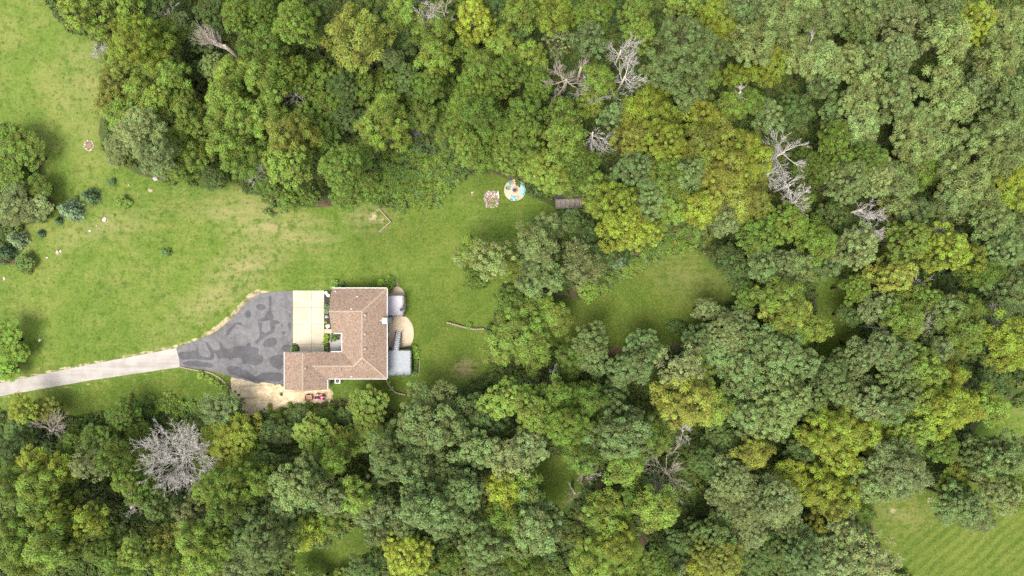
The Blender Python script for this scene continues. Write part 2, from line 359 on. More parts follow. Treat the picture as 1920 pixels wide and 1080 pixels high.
# ------------------------------------------------------------------ ground: one sheet
def build_ground():
    xs = np.concatenate([[-900, -500, -300, -180, -130], np.arange(-105, 105.01, .55), [130, 180, 300, 500, 900]])
    ys = np.concatenate([[-900, -500, -300, -180, -110], np.arange(-70, 70.01, .55), [110, 180, 300, 500, 900]])
    X, Y = np.meshgrid(xs, ys); x = X.ravel(); y = Y.ravel(); z = gz(x, y)
    px, py = PX(x, y, z); nx, ny = len(xs), len(ys)
    idx = np.arange(nx * ny).reshape(ny, nx)
    f = np.stack([idx[:-1, :-1], idx[:-1, 1:], idx[1:, 1:], idx[1:, :-1]], -1).reshape(-1, 4)
    wood = np.ones(len(x))
    for p in LAWNS.values():
        s = np.where(inpoly(px, py, p), 1, -1) * polydist(px, py, p); wood = np.minimum(wood, 1 - sstep(-8, 10, s))
    s = np.where(inpoly(px, py, ISLAND), 1, -1) * polydist(px, py, ISLAND); wood = np.maximum(wood, .75 * sstep(-6, 10, s))
    def blob(cx, cy, rx, ry, a=0, soft=1.0):
        c, sn = math.cos(a), math.sin(a); u = ((px - cx) * c + (py - cy) * sn) / rx; v = (-(px - cx) * sn + (py - cy) * c) / ry
        return np.clip(1 - np.hypot(u, v), 0, 1) ** .8 * soft
    yellow = np.clip(np.maximum.reduce([1.3 * blob(100, 120, 210, 320), blob(120, 440, 240, 120, -.4), .9 * blob(440, 400, 150, 70, .1), .6 * blob(200, 560, 260, 100)]), 0, 1)
    lush_shade = np.clip(np.maximum.reduce([1.2 * blob(280, 735, 320, 45, -.12), blob(830, 620, 120, 160), 1.2 * blob(720, 735, 130, 40), 2.2 * blob(1200, 570, 240, 130), 2.2 * blob(1820, 1020, 280, 150), 1.5 * blob(1570, 600, 90, 130), 1.4 * blob(620, 1040, 120, 70), 1.3 * blob(1045, 900, 70, 70), .8 * blob(770, 440, 130, 70), .9 * blob(920, 350, 80, 50)]), 0, 1)  # greener grass, partly painted shade on the meadow, clearings and lower right lawn
    worn = np.clip(np.maximum.reduce([blob(500, 420, 160, 55, .25), .9 * blob(460, 500, 120, 55, -.5), .8 * blob(690, 410, 60, 35), .7 * blob(400, 560, 130, 40, -.6), 1.5 * blob(872, 692, 28, 24), .35 * blob(1290, 520, 120, 60, .4), .5 * blob(150, 160, 60, 120), .5 * blob(1690, 965, 80, 40), .5 * blob(190, 430, 120, 30, -.3)]), 0, 1)
    mown = np.clip(np.maximum.reduce([.8 * blob(1830, 1020, 240, 130), .35 * blob(860, 480, 120, 110), .3 * blob(600, 480, 160, 80)]), 0, .8)
    edge_top = [z2(p) for p in ((118, 500), (200, 470), (330, 420), (420, 368), (520, 285), (600, 195), (660, 130), (720, 105), (800, 95))]
    earth = np.maximum(1.05 * np.exp(-(polydist(px, py, edge_top[2:8], False) / 6.0) ** 2), .75 * np.exp(-(polydist(px, py, [(0, 716)] + edge_top[:3] + edge_top[7:], False) / 3.6) ** 2))
    earth = np.maximum(earth, .5 * np.exp(-(polydist(px, py, [(0, 746), (200, 715), (330, 692)], False) / 3.0) ** 2))
    for cx, cy, r, a in ((197, 412, 8, .8), (108, 472, 9, .7), (169, 433, 7, .5), (282, 357, 7, .7), (242, 347, 5, .6), (10, 522, 6, .6), (566, 517, 5, .7), (510, 525, 8, .5), (700, 402, 18, .55), (716, 414, 9, .7), (1057, 397, 14, .8), (885, 362, 9, .55), (1675, 960, 12, .6), (1744, 937, 9, .7), (312, 474, 10, .7), (1212, 1005, 18, .5), (1120, 915, 16, .5), (835, 605, 10, .5), (300, 345, 8, .4), (1065, 640, 12, .4), (545, 1065, 18, .6), (450, 335, 20, .45)):
        earth = np.maximum(earth, a * np.exp(-(np.hypot(px - cx, py - cy) / r) ** 2))
    sd = np.where(inpoly(px, py, DIRT), 1, -1) * polydist(px, py, DIRT); earth = np.maximum(earth, .8 * sstep(-9, 2, sd))
    me = np_mesh('ground', np.stack([x, y, z], -1), f, dict(wood=wood, yellow=yellow, lush_shade=lush_shade, worn=worn, mown=mown, earth=earth), True)
    tag(obj('ground', me, M['ground']), 'mottled green lawn and brown woodland floor under the whole scene', 'ground', kind='structure')
build_ground()

# creek
def build_creek():
    pts = smooth_poly([(p[0], p[1]) for p in CREEKW], 2, False); v = []; f = []
    for i, p in enumerate(pts):
        a = Vector(pts[max(i - 1, 0)]); b = Vector(pts[min(i + 1, len(pts) - 1)]); n = Vector((-(b - a).y, (b - a).x)).normalized(); w = .75 + .3 * math.sin(i * 1.3)
        for s in (-1, 1): v.append((p[0] + n.x * s * w, p[1] + n.y * s * w, -.42))
        if i: f.append((2 * i - 2, 2 * i - 1, 2 * i + 1, 2 * i))
    me = bpy.data.meshes.new('creek'); me.from_pydata(v, [], f); me.update()
    tag(obj('creek', me, M['water']), 'narrow dark creek running under the footbridge between the trees', 'creek', kind='structure')
build_creek()

# ------------------------------------------------------------------ drive, apron, dirt pad, patios
def sheet(name, poly_px, z, th, mat, label, cat, rough=0, seed=1, sm=0, kind='structure', parent=None):
    if sm: poly_px = smooth_poly(poly_px, sm)
    p = [W(a, b, z)[:2] for a, b in poly_px]
    if rough: p = rough_poly(p, .45, rough, seed)
    return tag(MB().prism(p, z - th, z).build(name, mat, parent), label, cat, kind=kind)
sheet('dirt_pad', DIRT, ZH + .02, .3, None, 'bare tan dirt and gravel pad below the garage', 'dirt', .38, 3, 1)
t = NT('dirt'); sm_ = t.noise(1.3, 5, .65); st_ = t.noise(.8, 4, .65, t.mapv(math.radians(3), (.15, 1.5, 1))); fn = t.noise(8, 3, .7)
c_ = t.mix(t.ramp(sm_, .35, .65), (.31, .235, .14), (.46, .375, .245)); c_ = t.mix(t.math('MULTIPLY', t.ramp(st_, .54, .7), .8), c_, (.16, .13, .05)); c_ = t.mix(t.math('MULTIPLY', t.ramp(fn, .45, .7), .4), c_, (.60, .51, .37))
bpy.data.objects['dirt_pad'].data.materials.append(t.principled(c_, .95, .1, bump=fn, bs=.4, bd=.05))
drive = sheet('driveway', ASPH, ZH + .035, .3, M['asphalt'], 'worn grey asphalt parking area with dark sealed patches', 'driveway', .06, 4)
sheet('lane', [(-300, 765), (-300, 797), (0, 743), (170, 713), (337, 688.5), (335, 670), (330.5, 652.5), (165, 684), (0, 718)], ZH + .045, .3, M['lane'], 'pale straight lane running to the left edge of the photo', 'lane', .03, 5)
SEAL = [[(128, 545), (190, 538), (262, 530), (264, 505), (274, 508), (277, 540), (290, 572), (362, 580), (366, 550), (378, 540), (392, 560), (386, 602), (300, 594), (210, 594), (140, 592)],
 [(325, 455), (352, 480), (387, 528), (425, 524), (438, 510), (418, 468), (440, 460), (462, 514), (502, 520), (560, 495), (612, 500), (640, 470), (658, 475), (652, 508), (690, 502), (722, 520), (705, 558), (750, 570), (742, 620), (690, 640), (640, 622), (590, 630), (596, 590), (560, 578), (520, 588), (508, 604), (490, 580), (445, 582), (430, 600), (400, 548), (372, 560), (340, 505)],
 [(480, 640), (560, 645), (640, 682), (672, 712), (700, 716), (745, 688), (800, 690), (888, 688), (888, 755), (780, 750), (722, 762), (640, 738), (540, 712), (490, 690)],
 [(705, 310), (758, 286), (778, 248), (794, 205), (784, 142), (806, 136), (804, 240), (822, 286), (818, 308), (866, 320), (860, 334), (832, 340), (826, 400), (792, 412), (745, 440), (702, 478), (680, 472), (714, 440), (722, 402), (712, 350), (706, 320), (735, 326), (737, 392), (762, 402), (802, 380), (792, 310), (735, 322)],
 [(545, 325), (578, 320), (606, 345), (596, 356), (560, 337), (532, 362), (492, 422), (470, 416), (500, 370)],
 [(790, 580), (850, 560), (890, 548), (890, 668), (832, 660), (800, 636)], [(615, 245), (640, 235), (660, 255), (655, 290), (630, 298), (612, 275)], [(690, 200), (740, 190), (770, 215), (750, 240), (700, 232)],
 [(870, 392), (905, 388), (912, 402), (890, 416)], [(922, 330), (950, 325), (952, 382), (930, 378)], [(872, 344), (886, 342), (890, 354), (878, 360)], [(760, 450), (830, 430), (850, 460), (830, 500), (770, 510), (740, 490)], [(870, 500), (930, 480), (952, 500), (952, 538), (900, 538)], [(160, 610), (250, 600), (380, 622), (380, 655), (260, 645), (170, 635)]]
for i, s_ in enumerate(SEAL):
    if i == 3: p = [W(*z2(q), ZH + .04)[:2] for q in s_]
    else: p = rough_poly([W(*q, ZH + .04)[:2] for q in smooth_poly([z2(q) for q in s_], 1)], .35, .1, i)
    MB().prism(p, ZH + .0355, ZH + .0395 + .0004 * i).build('sealant_patch', M['sealant'], drive)
# apron of poured slabs
ap = empty('concrete_apron', G(578, 602)); tag(ap, 'bright cream concrete apron of square slabs beside the asphalt', 'concrete', kind='structure')
SX = [549, 584, 607.6]; SY = [544.6, 576.5, 608, 645.5, 660.5]
for i in range(2):
    for j in range(4):
        x0, y0, _ = W(SX[i], SY[j + 1], ZH + .05); x1, y1, _ = W(SX[i + 1], SY[j], ZH + .05); g = .018
        p = [(x0 + g, y0 + g), (x1 - g, y0 + g), (x1 - g, y1 - g), (x0 + g, y1 - g)]
        if i == 0 and j == 3:
            cx, cy_, _ = W(551.5, 654, ZH); r = .98; p = [(x1 - g, y0 + g), (x1 - g, y1 - g), (x0 + g, y1 - g)] + [(cx + r * math.cos(a), cy_ + r * math.sin(a)) for a in [math.radians(d) for d in range(95, -55, -12)]]
            p = [q for q in p if q[1] >= y0 + g - .001 and q[0] >= x0]
        if i == 0 and j == 2: p = [q for q in p]
        o = MB().prism([(a - ap.location.x, b - ap.location.y) for a, b in p], -.25, .05).build('slab', M['apron'], ap)
# mulch in the round planter and in the front bed
def bed(px, py, r, z, mat, label, cat='planting bed', n=20):
    c = W(px, py, z); p = [(c[0] + r * (1 + .06 * math.sin(3 * k)) * math.cos(2 * math.pi * k / n), c[1] + r * (1 + .06 * math.cos(2 * k)) * math.sin(2 * math.pi * k / n)) for k in range(n)]
    return tag(MB().prism(p, z - .3, z).build('planting_bed', mat), label, cat, kind='structure')
bed(551.5, 654, .93, ZH + .03, M['mulch'], 'round dark mulch bed at the corner of the apron')
sheet('planting_bed', [(608.2, 544), (621, 544), (618, 560), (617, 585), (620, 616.5), (608.2, 616.5)], ZH + .03, .3, M['mulch'], 'long dark mulch bed between apron and house front', 'planting bed')
sheet('planting_bed', [(608.2, 625.5), (618.6, 625.5), (618.6, 660), (608.2, 660)], ZH + .03, .3, M['mulch'], 'small dark mulch bed beside the porch slab', 'planting bed')
sheet('planting_bed', [(616, 708), (655, 708), (648, 720), (632, 725), (617, 722)], ZH - .02, .4, M['mulch'], 'dark bed with white air conditioner under the lower eave', 'planting bed', .1, 5)
sheet('walkway', [(607.9, 617.3), (623, 617.3), (623, 625), (607.9, 625)], ZH + .07, .3, M['patio'], 'short concrete walk from apron to porch', 'walkway')
sheet('porch_slab', [(618.9, 625.3), (645, 625.3), (645, 662), (618.9, 662)], ZH + .16, .5, M['porch'], 'grey concrete porch slab in the notch of the house', 'porch')
PAT1 = [(722, 552), (733, 545), (742, 537), (750, 538), (757, 545), (760, 556), (760, 592), (722, 592)]
PAT2 = [(722, 593), (759.5, 592.2), (768, 600), (775, 612), (776, 632), (772, 644), (768, 649), (722, 655)]
sheet('patio', PAT1, .05, .3, M['patio'], 'tan concrete strip around and under the pale deck', 'patio', sm=1)
sheet('patio', PAT2, .06, .3, M['patio'], 'tan rounded concrete patio between the two decks', 'patio', sm=1)

# ------------------------------------------------------------------ house
EV, KS = 4.4, .504
xL, xW, xR = -30.49, -28.76, -21.18; xm = (xW + xR) / 2; hh = (xR - xW) / 2
yT = -.05; yA = yT - hh; yAb = yT - 2 * hh; yN, yB, yG = -10.84, -15.35, -17.19; yS = yB + hh
xGL, xGR = -38.5, -31.25; xg = (xGL + xGR) / 2
Zr = EV + KS * hh; Zg = EV + KS * (xGR - xg); yw = (yN + yB) / 2; Zw = EV + KS * (yN - yB) / 2
Pp = (xm - (Zr - Zw) / KS, yw, Zw); Q = (xGR - (Zw - EV) / KS, yw, Zw)
house = empty('house', (-27, -8, ZH)); tag(house, 'single-storey house with brown shingle roof and white gutters', 'house')
HL = Vector(house.location)
def hpart(mb, name, mat, parent=house):
    o = mb.build(name, mat, parent)
    if parent is house: o.matrix_parent_inverse = Matrix.Translation(-HL)
    return o
def slope(pts):
    n = len(pts); top = [Vector(p) for p in pts]
    nr = Vector((0, 0, 0))
    for i in range(n): a, b = top[i], top[(i + 1) % n]; nr += Vector(((a.y - b.y) * (a.z + b.z), (a.z - b.z) * (a.x + b.x), (a.x - b.x) * (a.y + b.y)))
    if nr.z < 0: top.reverse(); nr = -nr
    nr.normalize(); u = Vector((-nr.y, nr.x, 0)).normalized(); v = nr.cross(u)
    vs_ = top + [p - Vector((0, 0, .16)) for p in top]
    fs = [tuple(range(n)), tuple(range(2 * n - 1, n - 1, -1))] + [(i, n + i, n + (i + 1) % n, (i + 1) % n) for i in range(n)]
    me = bpy.data.meshes.new('roof_slope'); me.from_pydata([tuple(p) for p in vs_], [], fs); uv = me.uv_layers.new(name='UVMap')
    for lp in me.loops:
        c = me.vertices[lp.vertex_index].co; uv.data[lp.index].uv = (c.dot(u), c.dot(v))
    me.update(); o = obj('roof_slope', me, M['shingle'], house); o.matrix_parent_inverse = Matrix.Translation(-HL)
    return o
slope([(xL, yT, EV), (xR, yT, EV), (xm, yA, Zr), (xL, yA, Zr)])
slope([(xR, yT, EV), (xm, yA, Zr), (xm, yS, Zr), (xR, yB, EV)])
slope([(xR, yB, EV), (xm, yS, Zr), Pp, Q, (xGR, yB, EV)])
slope([(xGR, yN, EV), (xW, yN, EV), Pp, Q])
slope([(xW, yAb, EV), (xm, yA, Zr), (xm, yS, Zr), Pp, (xW, yN, EV)])
slope([(xL, yAb, EV), (xW, yAb, EV), (xm, yA, Zr), (xL, yA, Zr)])
slope([(xGL, yN, EV), (xGL, yG, EV), (xg, yG, Zg), (xg, yN, Zg)])
slope([(xGR, yG, EV), (xGR, yB, EV), Q, (xGR, yN, EV), (xg, yN, Zg), (xg, yG, Zg)])
def cap_line(a, b, w=.26):
    a, b = Vector(a), Vector(b); L = (b - a).length; n = max(2, int(L / .3)); mb = MB(); d = (b - a).normalized(); s = d.cross(Vector((0, 0, 1))).normalized(); up = s.cross(d)
    for i in range(n):
        c = a + d * (i + .5) * L / n + up * (.012 + .006 * (i % 2)); q = L / n * .47
        drop = .10 if abs(d.z) < .1 else .05
        v = [c - d * q - s * w / 2 - up * drop * .55, c + d * q - s * w / 2 - up * drop * .55, c + d * q + up * .03, c - d * q + up * .03, c - d * q + s * w / 2 - up * drop * .55, c + d * q + s * w / 2 - up * drop * .55]
        mb.add(v, [(0, 1, 2, 3), (3, 2, 5, 4), (0, 3, 4), (1, 5, 2), (0, 4, 5, 1)])
    hpart(mb, 'ridge_cap', M['ridge'])
cap_line((xL, yA, Zr), (xm, yA, Zr)); cap_line((xm, yA, Zr), (xm, yS, Zr)); cap_line((xm, yA, Zr), (xR, yT, EV)); cap_line((xm, yS, Zr), (xR, yB, EV)); cap_line((xm, yS, Zr), Pp); cap_line(Q, Pp); cap_line((xg, yG, Zg), (xg, yN, Zg))
# walls (inset from the eaves), gables
ov = .42
foot = [(xL + .2, yT - ov), (xR - ov, yT - ov), (xR - ov, yB + ov), (xGR - .2, yB + ov), (xGR - .2, yG + .25), (xGL + .35, yG + .25), (xGL + .35, yN - .25), (xGR + .1, yN - .25 - .003), (xGR + .1, yN - ov), (xW + ov, yN - ov), (xW + ov, yAb + ov), (xL + .2, yAb + ov)]
hpart(MB().prism(foot, -.3, EV - .13), 'wall', M['siding'])
def gable(p0, p1, apex, t):
    a, b, c = Vector(p0), Vector(p1), Vector(apex); o_ = Vector(t)
    hpart(MB().add([a, b, c, a + o_, b + o_, c + o_], [(0, 1, 2), (5, 4, 3), (0, 3, 4, 1), (1, 4, 5, 2), (2, 5, 3, 0)]), 'gable', M['siding'])
gz_ = EV - .125
gable((xL + .2, yT - ov, gz_), (xL + .2, yAb + ov, gz_), (xL + .2, yA, Zr - .2), (.15, 0, 0))
gable((xGL + .35, yG + .25, gz_), (xGR - .2, yG + .25, gz_), (xg, yG + .25, Zg - .25), (0, .15, 0))
gable((xGL + .35, yN - .25, gz_), (xGR - .2, yN - .25, gz_), (xg, yN - .25, Zg - .25), (0, -.15, 0))
def gutter(a, b, out, w=.12):
    a, b = Vector((*a, EV - .02)), Vector((*b, EV - .02)); o_ = Vector((*out, 0)); c = (a + b) / 2 + o_ * (w / 2 + .004); d = b - a
    mb = MB(); L = d.length; rz = math.atan2(d.y, d.x); R_ = Matrix.Rotation(rz, 4, 'Z')
    off = o_ * (w / 2)
    mb.box(c - Vector((0, 0, .07)), (L, w, .02), rz)
    for s in (-1, 1): mb.box(c + off * s * .85 - Vector((0, 0, .0)), (L, .028, .12), rz)
    for e in (-1, 1): mb.box(c + d.normalized() * e * (L / 2 - .015), (.02, w * .82, .11), rz)
    hpart(mb, 'gutter', M['white'])
gutter((xL, yT), (xR, yT), (0, 1)); gutter((xR, yT), (xR, yB), (1, 0)); gutter((xR, yB), (xGR + .17, yB), (0, -1)); gutter((xGR, yG), (xGR, yB - .17), (1, 0)); gutter((xGL, yN), (xGL, yG), (-1, 0))
gutter((xL + .25, yAb), (xW - .17, yAb), (0, -1)); gutter((xW, yAb), (xW, yN), (-1, 0)); gutter((xGR + .6, yN), (xW - .17, yN), (0, 1))
hpart(MB().tube([(xGL + .2, yG + .1, EV - .1), (xGL + .3, yG + .2, EV - .4), (xGL + .3, yG + .2, ZH)], .045), 'downspout', M['white'])
hpart(MB().tube([(xGR + .08, yG + .1, EV - .1), (xGR - .1, yG + .15, EV - .4), (xGR - .1, yG + .15, ZH)], .045), 'downspout', M['white'])
hpart(MB().tube([(xR + .08, yB + .2, EV - .1), (xR - .32, yB + .3, EV - .5), (xR - .32, yB + .3, 0)], .045), 'downspout', M['white'])
def roof_z(x, y):
    if x > xW and y < yA + 99:
        z = min(EV + KS * (xR - x), EV + KS * (x - xW), 99)
    else: z = 0
    if y > yAb: z = min(EV + KS * (yT - y), EV + KS * (y - yAb)) if x < xm else min(EV + KS * (yT - y), EV + KS * (xR - x))
    if x < xGR and y < yN: z = min(EV + KS * (xGR - x), EV + KS * (x - xGL))
    elif y < yN: z = max(min(EV + KS * (y - yB), EV + KS * (yN - y)), min(z, EV + KS * (y - yB)) if x > xW else 0)
    return z
def vent(zx, zy, kind):
    px, py = 500 + zx / 3.857, 510 + zy / 3.857
    x, y, _ = W(px, py, 5.6); z = roof_z(x, y); x, y, _ = W(px, py, z + .15); z = roof_z(x, y)
    if kind == 'pipe': hpart(MB().tube([(x, y, z - .1), (x, y, z + .42)], .075, 8).lathe([(.2, -.06), (.1, .1)], 8, (x, y, z)), 'vent_pipe', M['white'])
    else: hpart(MB().box((x, y, z + .06), (.3, .3, .2), taper=.85).box((x, y, z + .19), (.36, .36, .06)), 'roof_vent', M['vent'] if kind == 'box' else M['wood_old'])
for a in ((498, 140, 'pipe'), (655, 178, 'pipe'), (612, 265, 'pipe'), (710, 313, 'box'), (710, 450, 'box'), (712, 558, 'box'), (278, 697, 'old'), (690, 655, 'old'), (530, 705, 'old'), (612, 755, 'pipe')): vent(*a)
# chimney on the patio wall
cx, cy_, _ = W(720.3, 601.5, 6.6)
ch = hpart(MB().box((cx + .12, cy_, 3.1), (.62, .8, 6.9)), 'chimney', M['grey_siding'])
hpart(MB().box((cx + .12, cy_, 6.6), (.76, .94, .12)), 'cap', M['white'], ch)
hpart(MB().tube([(cx + .12, cy_, 6.6), (cx + .12, cy_, 6.95)], .13, 10), 'flue', M['galv'], ch)
hpart(MB().add([(cx - .3, cy_ - .5, 5.0), (cx - .3, cy_ + .5, 5.0), (cx - .3, cy_, 5.55), (cx - 1.1, cy_, 5.1)], [(0, 1, 2), (0, 2, 3), (1, 3, 2), (0, 3, 1)]), 'chimney_saddle', M['galv'])
# openings
def window(c, w, h, axis, sgn):
    d = (.06, w, h) if axis == 'x' else (w, .06, h); o_ = Vector((sgn * .035, 0, 0)) if axis == 'x' else Vector((0, sgn * .035, 0))
    fr = MB(); c = Vector(c) + o_
    for s in (-1, 1):
        fr.box(c + Vector((0, 0, s * h / 2)), (.09, w + .16, .09) if axis == 'x' else (w + .16, .09, .09))
        fr.box(c + (Vector((0, s * w / 2, 0)) if axis == 'x' else Vector((s * w / 2, 0, 0))), (.085, .08, h - .09) if axis == 'x' else (.08, .085, h - .09))
    f = hpart(fr, 'window', M['white']); hpart(MB().box(c, d), 'pane', M['glass'], f); p
for y in (-3.0, -7.0, -9.2, -12.8): window((xR - ov, y, 1.0 if y != -3 else 3.2), 1.7, 1.6, 'x', 1)
for y in (-1.9, -5.6): window((xL + .2, y, 3.0), 1.5, 1.3, 'x', -1)
for x in (-28, -24): window((x, yT - ov, 3.0), 1.4, 1.2, 'y', 1)
for x in (-24.5, -28): window((x, yB + ov, 3.0), 1.2, 1.1, 'y', -1)
for x in (-36.4, -33.2):
    gd = hpart(MB().box((x, yN - .22, ZH + 1.1), (2.6, .08, 2.2)), 'garage_door', M['white'])
    for k in range(4): hpart(MB().box((x, yN - .17, ZH + .3 + .52 * k), (2.4, .04, .44)), 'panel', M['white'], gd)
dr = hpart(MB().box((xW + ov - .03, -9.2, ZH + 1.25), (.08, .95, 2.1)), 'door', M['wood_old']); hpart(MB().box((xW + ov - .1, -8.85, ZH + 1.2), (.06, .05, .14)), 'handle', M['galv'], dr)
# ------------------------------------------------------------------ decks and stairs
def deck(px0, py0, px1, py1, z, mat, label, along='y', rails=()):
    x0, y0, _ = W(px0, py1, z); x1, y1, _ = W(px1, py0, z); r = empty('deck', ((x0 + x1) / 2, (y0 + y1) / 2, 0)); tag(r, label, 'deck', 'raised decks on the house wall')
    w, d = x1 - x0, y1 - y0; bw = .145
    n = int((w if along == 'y' else d) / bw); pitch = (w if along == 'y' else d) / n
    m = MB().box((0, 0, 0), (pitch - .007, d, .03) if along == 'y' else (w, pitch - .007, .03)).mesh('deck_board'); m.materials.append(mat)
    for i in range(n):
        q = -(w if along == 'y' else d) / 2 + (i + .5) * pitch
        obj('deck_board', m, None, r, (q, R.uniform(-.01, .01), z - .015) if along == 'y' else (R.uniform(-.01, .01), q, z - .015))
    MB().box((0, d / 2 - .03, z - .16), (w - .02, .05, .24)).box((0, -d / 2 + .03, z - .16), (w - .02, .05, .24)).box((w / 2 - .03, 0, z - .161), (.05, d - .14, .24)).build('rim_joist', M['rail'], r)
    for a in (-1, 1): MB().box((w / 2 - .15, a * (d / 2 - .15), (z - .28) / 2), (.12, .12, z - .28)).build('post', M['rail'], r)
    for side in rails:                      # (x0,y0,x1,y1) in fractions
        a, b = Vector((side[0] * w / 2, side[1] * d / 2, z)), Vector((side[2] * w / 2, side[3] * d / 2, z)); L = (b - a).length; k = max(1, round(L / 1.6)); rz = math.atan2((b - a).y, (b - a).x)
        MB().box((a + b) / 2 + Vector((0, 0, .12)), (L, .04, .04), rz).build('bottom_rail', M['rail'], r)
        MB().box((a + b) / 2 + Vector((0, 0, .95)), (L, .09, .04), rz)  .build('rail', M['rail'], r)
        bal = MB(); nb = int(L / .14)
        for i in range(nb): bal.box(a.lerp(b, (i + .5) / nb) + Vector((0, 0, .53)), (.02, .02, .8), rz)
        bal.build('balusters', M['rail'], r)
        for i in range(k + 1): MB().box(a.lerp(b, i / k) + Vector((0, 0, .5)), (.095, .095, 1.02), rz).build('rail_post', M['rail'], r)
    return r, w, d
deck(727.2, 553.8, 757.2, 592.5, 1.75, M['deck_pale'], 'pale lavender-grey deck beside the upper house wall', 'y', [(-.97, .985, .985, .985), (.985, .985, .985, -.985), (.985, -.985, -.97, -.985)])
deck(726.5, 656, 771.3, 703.2, 1.75, M['deck_grey'], 'larger slate-grey deck beside the lower house wall', 'y', [(-.97, .985, -.52, .985), (.0, .985, .985, .985), (.985, .985, .985, -.985), (.985, -.985, -.97, -.985)])
tb = W(754, 580.5, 1.75); tg = empty('kettle_grill', tb); tag(tg, 'small dark kettle grill on the pale deck', 'grill')
MB().lathe([(.05, .55), (.24, .62), (.29, .75), (.29, .8)], 12).build('bowl', M['black'], tg); MB().lathe([(.3, .8), (.26, .93), (.1, 1.0), (.03, 1.01)], 12).build('lid', M['dark_metal'], tg)
for k in range(3): MB().tube([(.1 * math.cos(k * 2.1), .1 * math.sin(k * 2.1), .62), (.26 * math.cos(k * 2.1), .26 * math.sin(k * 2.1), 0)], .015).build('leg', M['galv'], tg)
sa = Vector(W(742.5, 655.5, 1.75)); sb = Vector(W(748, 622, .1)); st = empty('staircase', (sb.x, sb.y, .06)); tag(st, 'grey stairs with black rails from patio up to the slate deck', 'stairs')
NS = 10; dirv = Vector((sa.x - sb.x, sa.y - sb.y, 0)); Ls = dirv.length; dirv.normalize(); rz = math.atan2(dirv.y, dirv.x); sd_ = Vector((-dirv.y, dirv.x, 0)); lo = Vector(st.location)
tm = MB().box((0, 0, 0), (Ls / NS - .03, .95, .04)).mesh('tread'); tm.materials.append(M['tread'])
for i in range(NS):
    p = sb + dirv * (i + .5) * Ls / NS - lo; p.z = (i + 1) * 1.66 / (NS + .3)
    obj('tread', tm, None, st, p, (0, 0, rz))
for s in (-1, 1):
    a = sb + sd_ * s * .5 - lo; b = sa + sd_ * s * .5 - lo; a.z = 0; b.z = 1.66
    MB().tube([a + Vector((0, 0, .05)), b - Vector((0, 0, .05)) - dirv * .03], .08, 4).build('stringer', M['rail'], st)
    MB().tube([a + Vector((0, 0, .95)), b + Vector((0, 0, .95))], .032, 6).build('rail', M['rail'], st)
    bl = MB()
    for i in range(16): q = a.lerp(b, (i + .5) / 16); bl.box(q + Vector((0, 0, .5)), (.02, .02, .86), rz)
    bl.build('balusters', M['rail'], st); MB().box(a + Vector((0, 0, .5)) + dirv * .05, (.09, .09, 1.0), rz).build('post', M['rail'], st)

# ------------------------------------------------------------------ small yard things
def rock_mesh(seed, fl=.6):
    bm = bmesh.new(); bmesh.ops.create_icosphere(bm, subdivisions=1, radius=.5); r = random.Random(seed)
    for v in bm.verts: v.co *= r.uniform(.72, 1.15); v.co.z *= fl
    me = bpy.data.meshes.new('stone'); bm.to_mesh(me); bm.free(); return me
ROCKS = {k: [] for k in ('a', 'b', 'c', 'w')}
for k in ROCKS:
    for i in range(3):
        m = rock_mesh(ord(k) * 7 + i); m.materials.append(M['stone_' + k]); ROCKS[k].append(m)
def rock(kind, loc, s, parent=None, name='stone'):
    o = obj(name, R.choice(ROCKS[kind]), None, parent, loc); o.rotation_euler = (R.uniform(-.3, .3), R.uniform(-.3, .3), R.uniform(0, 6.28)); f = R.uniform(.85, 1.15); o.scale = (s * f, s / f, s * R.uniform(.8, 1.1)); return o
# ring of stones on the left lawn
sr = empty('stone_ring', G(167, 273)); tag(sr, 'small ring of pale stones around bare earth on the upper left lawn', 'stone ring')
for k in range(17): a = k * 2 * math.pi / 17; rock('abw'[k % 3], (.78 * math.cos(a) + R.uniform(-.06, .06), .82 * math.sin(a) + R.uniform(-.06, .06), .06), R.uniform(.24, .36), sr)
MB().lathe([(.72, -.1), (.7, .03), (.35, .04)], 16).build('earth', M['soil'], sr)
# lone boulders
def boulders(items):
    for px, py, s, k, lab in items: tag(rock(k, G(px, py, .08), s, None, 'boulder'), lab, 'boulder', 'boulders on the lawn')
boulders([(197, 412, 1.0, 'a', 'largest pale pinkish boulder on the left lawn below the small bushes'), (169, 433, .45, 'w', 'small whitish boulder down left of the largest lawn boulder'), (108, 472, .8, 'b', 'pink boulder in a bare spot near the left edge'), (114, 471, .5, 'w', 'white boulder touching the pink boulder at left'), (89, 483, .35, 'w', 'tiny white boulder left of the pink boulder'), (9, 522, .6, 'a', 'pale boulder by the left edge above the lane'),
 (281, 355, .55, 'b', 'pinkish boulder below the sage tree at the upper lawn edge'), (292, 335, 1.0, 'c', 'grey-brown boulder tucked under the sage tree edge'), (182, 423, .4, 'b', 'small pink boulder between the two pale lawn boulders'), (242, 347, .4, 'b', 'low pink boulder right of the tiny round bush'), (75, 638, .6, 'a', 'pale boulder above the lane near the left edge'), (885, 361, .35, 'w', 'tiny white boulder left of the square rock bed'), (806, 371, .55, 'w', 'whitish boulder at the weedy lawn edge left of the rock bed'), (527, 842, 1.9, 'a', 'large tan boulder among dark trees below the dirt pad'), (633, 883, 1.0, 'a', 'pale boulder half hidden among trees below the house')])
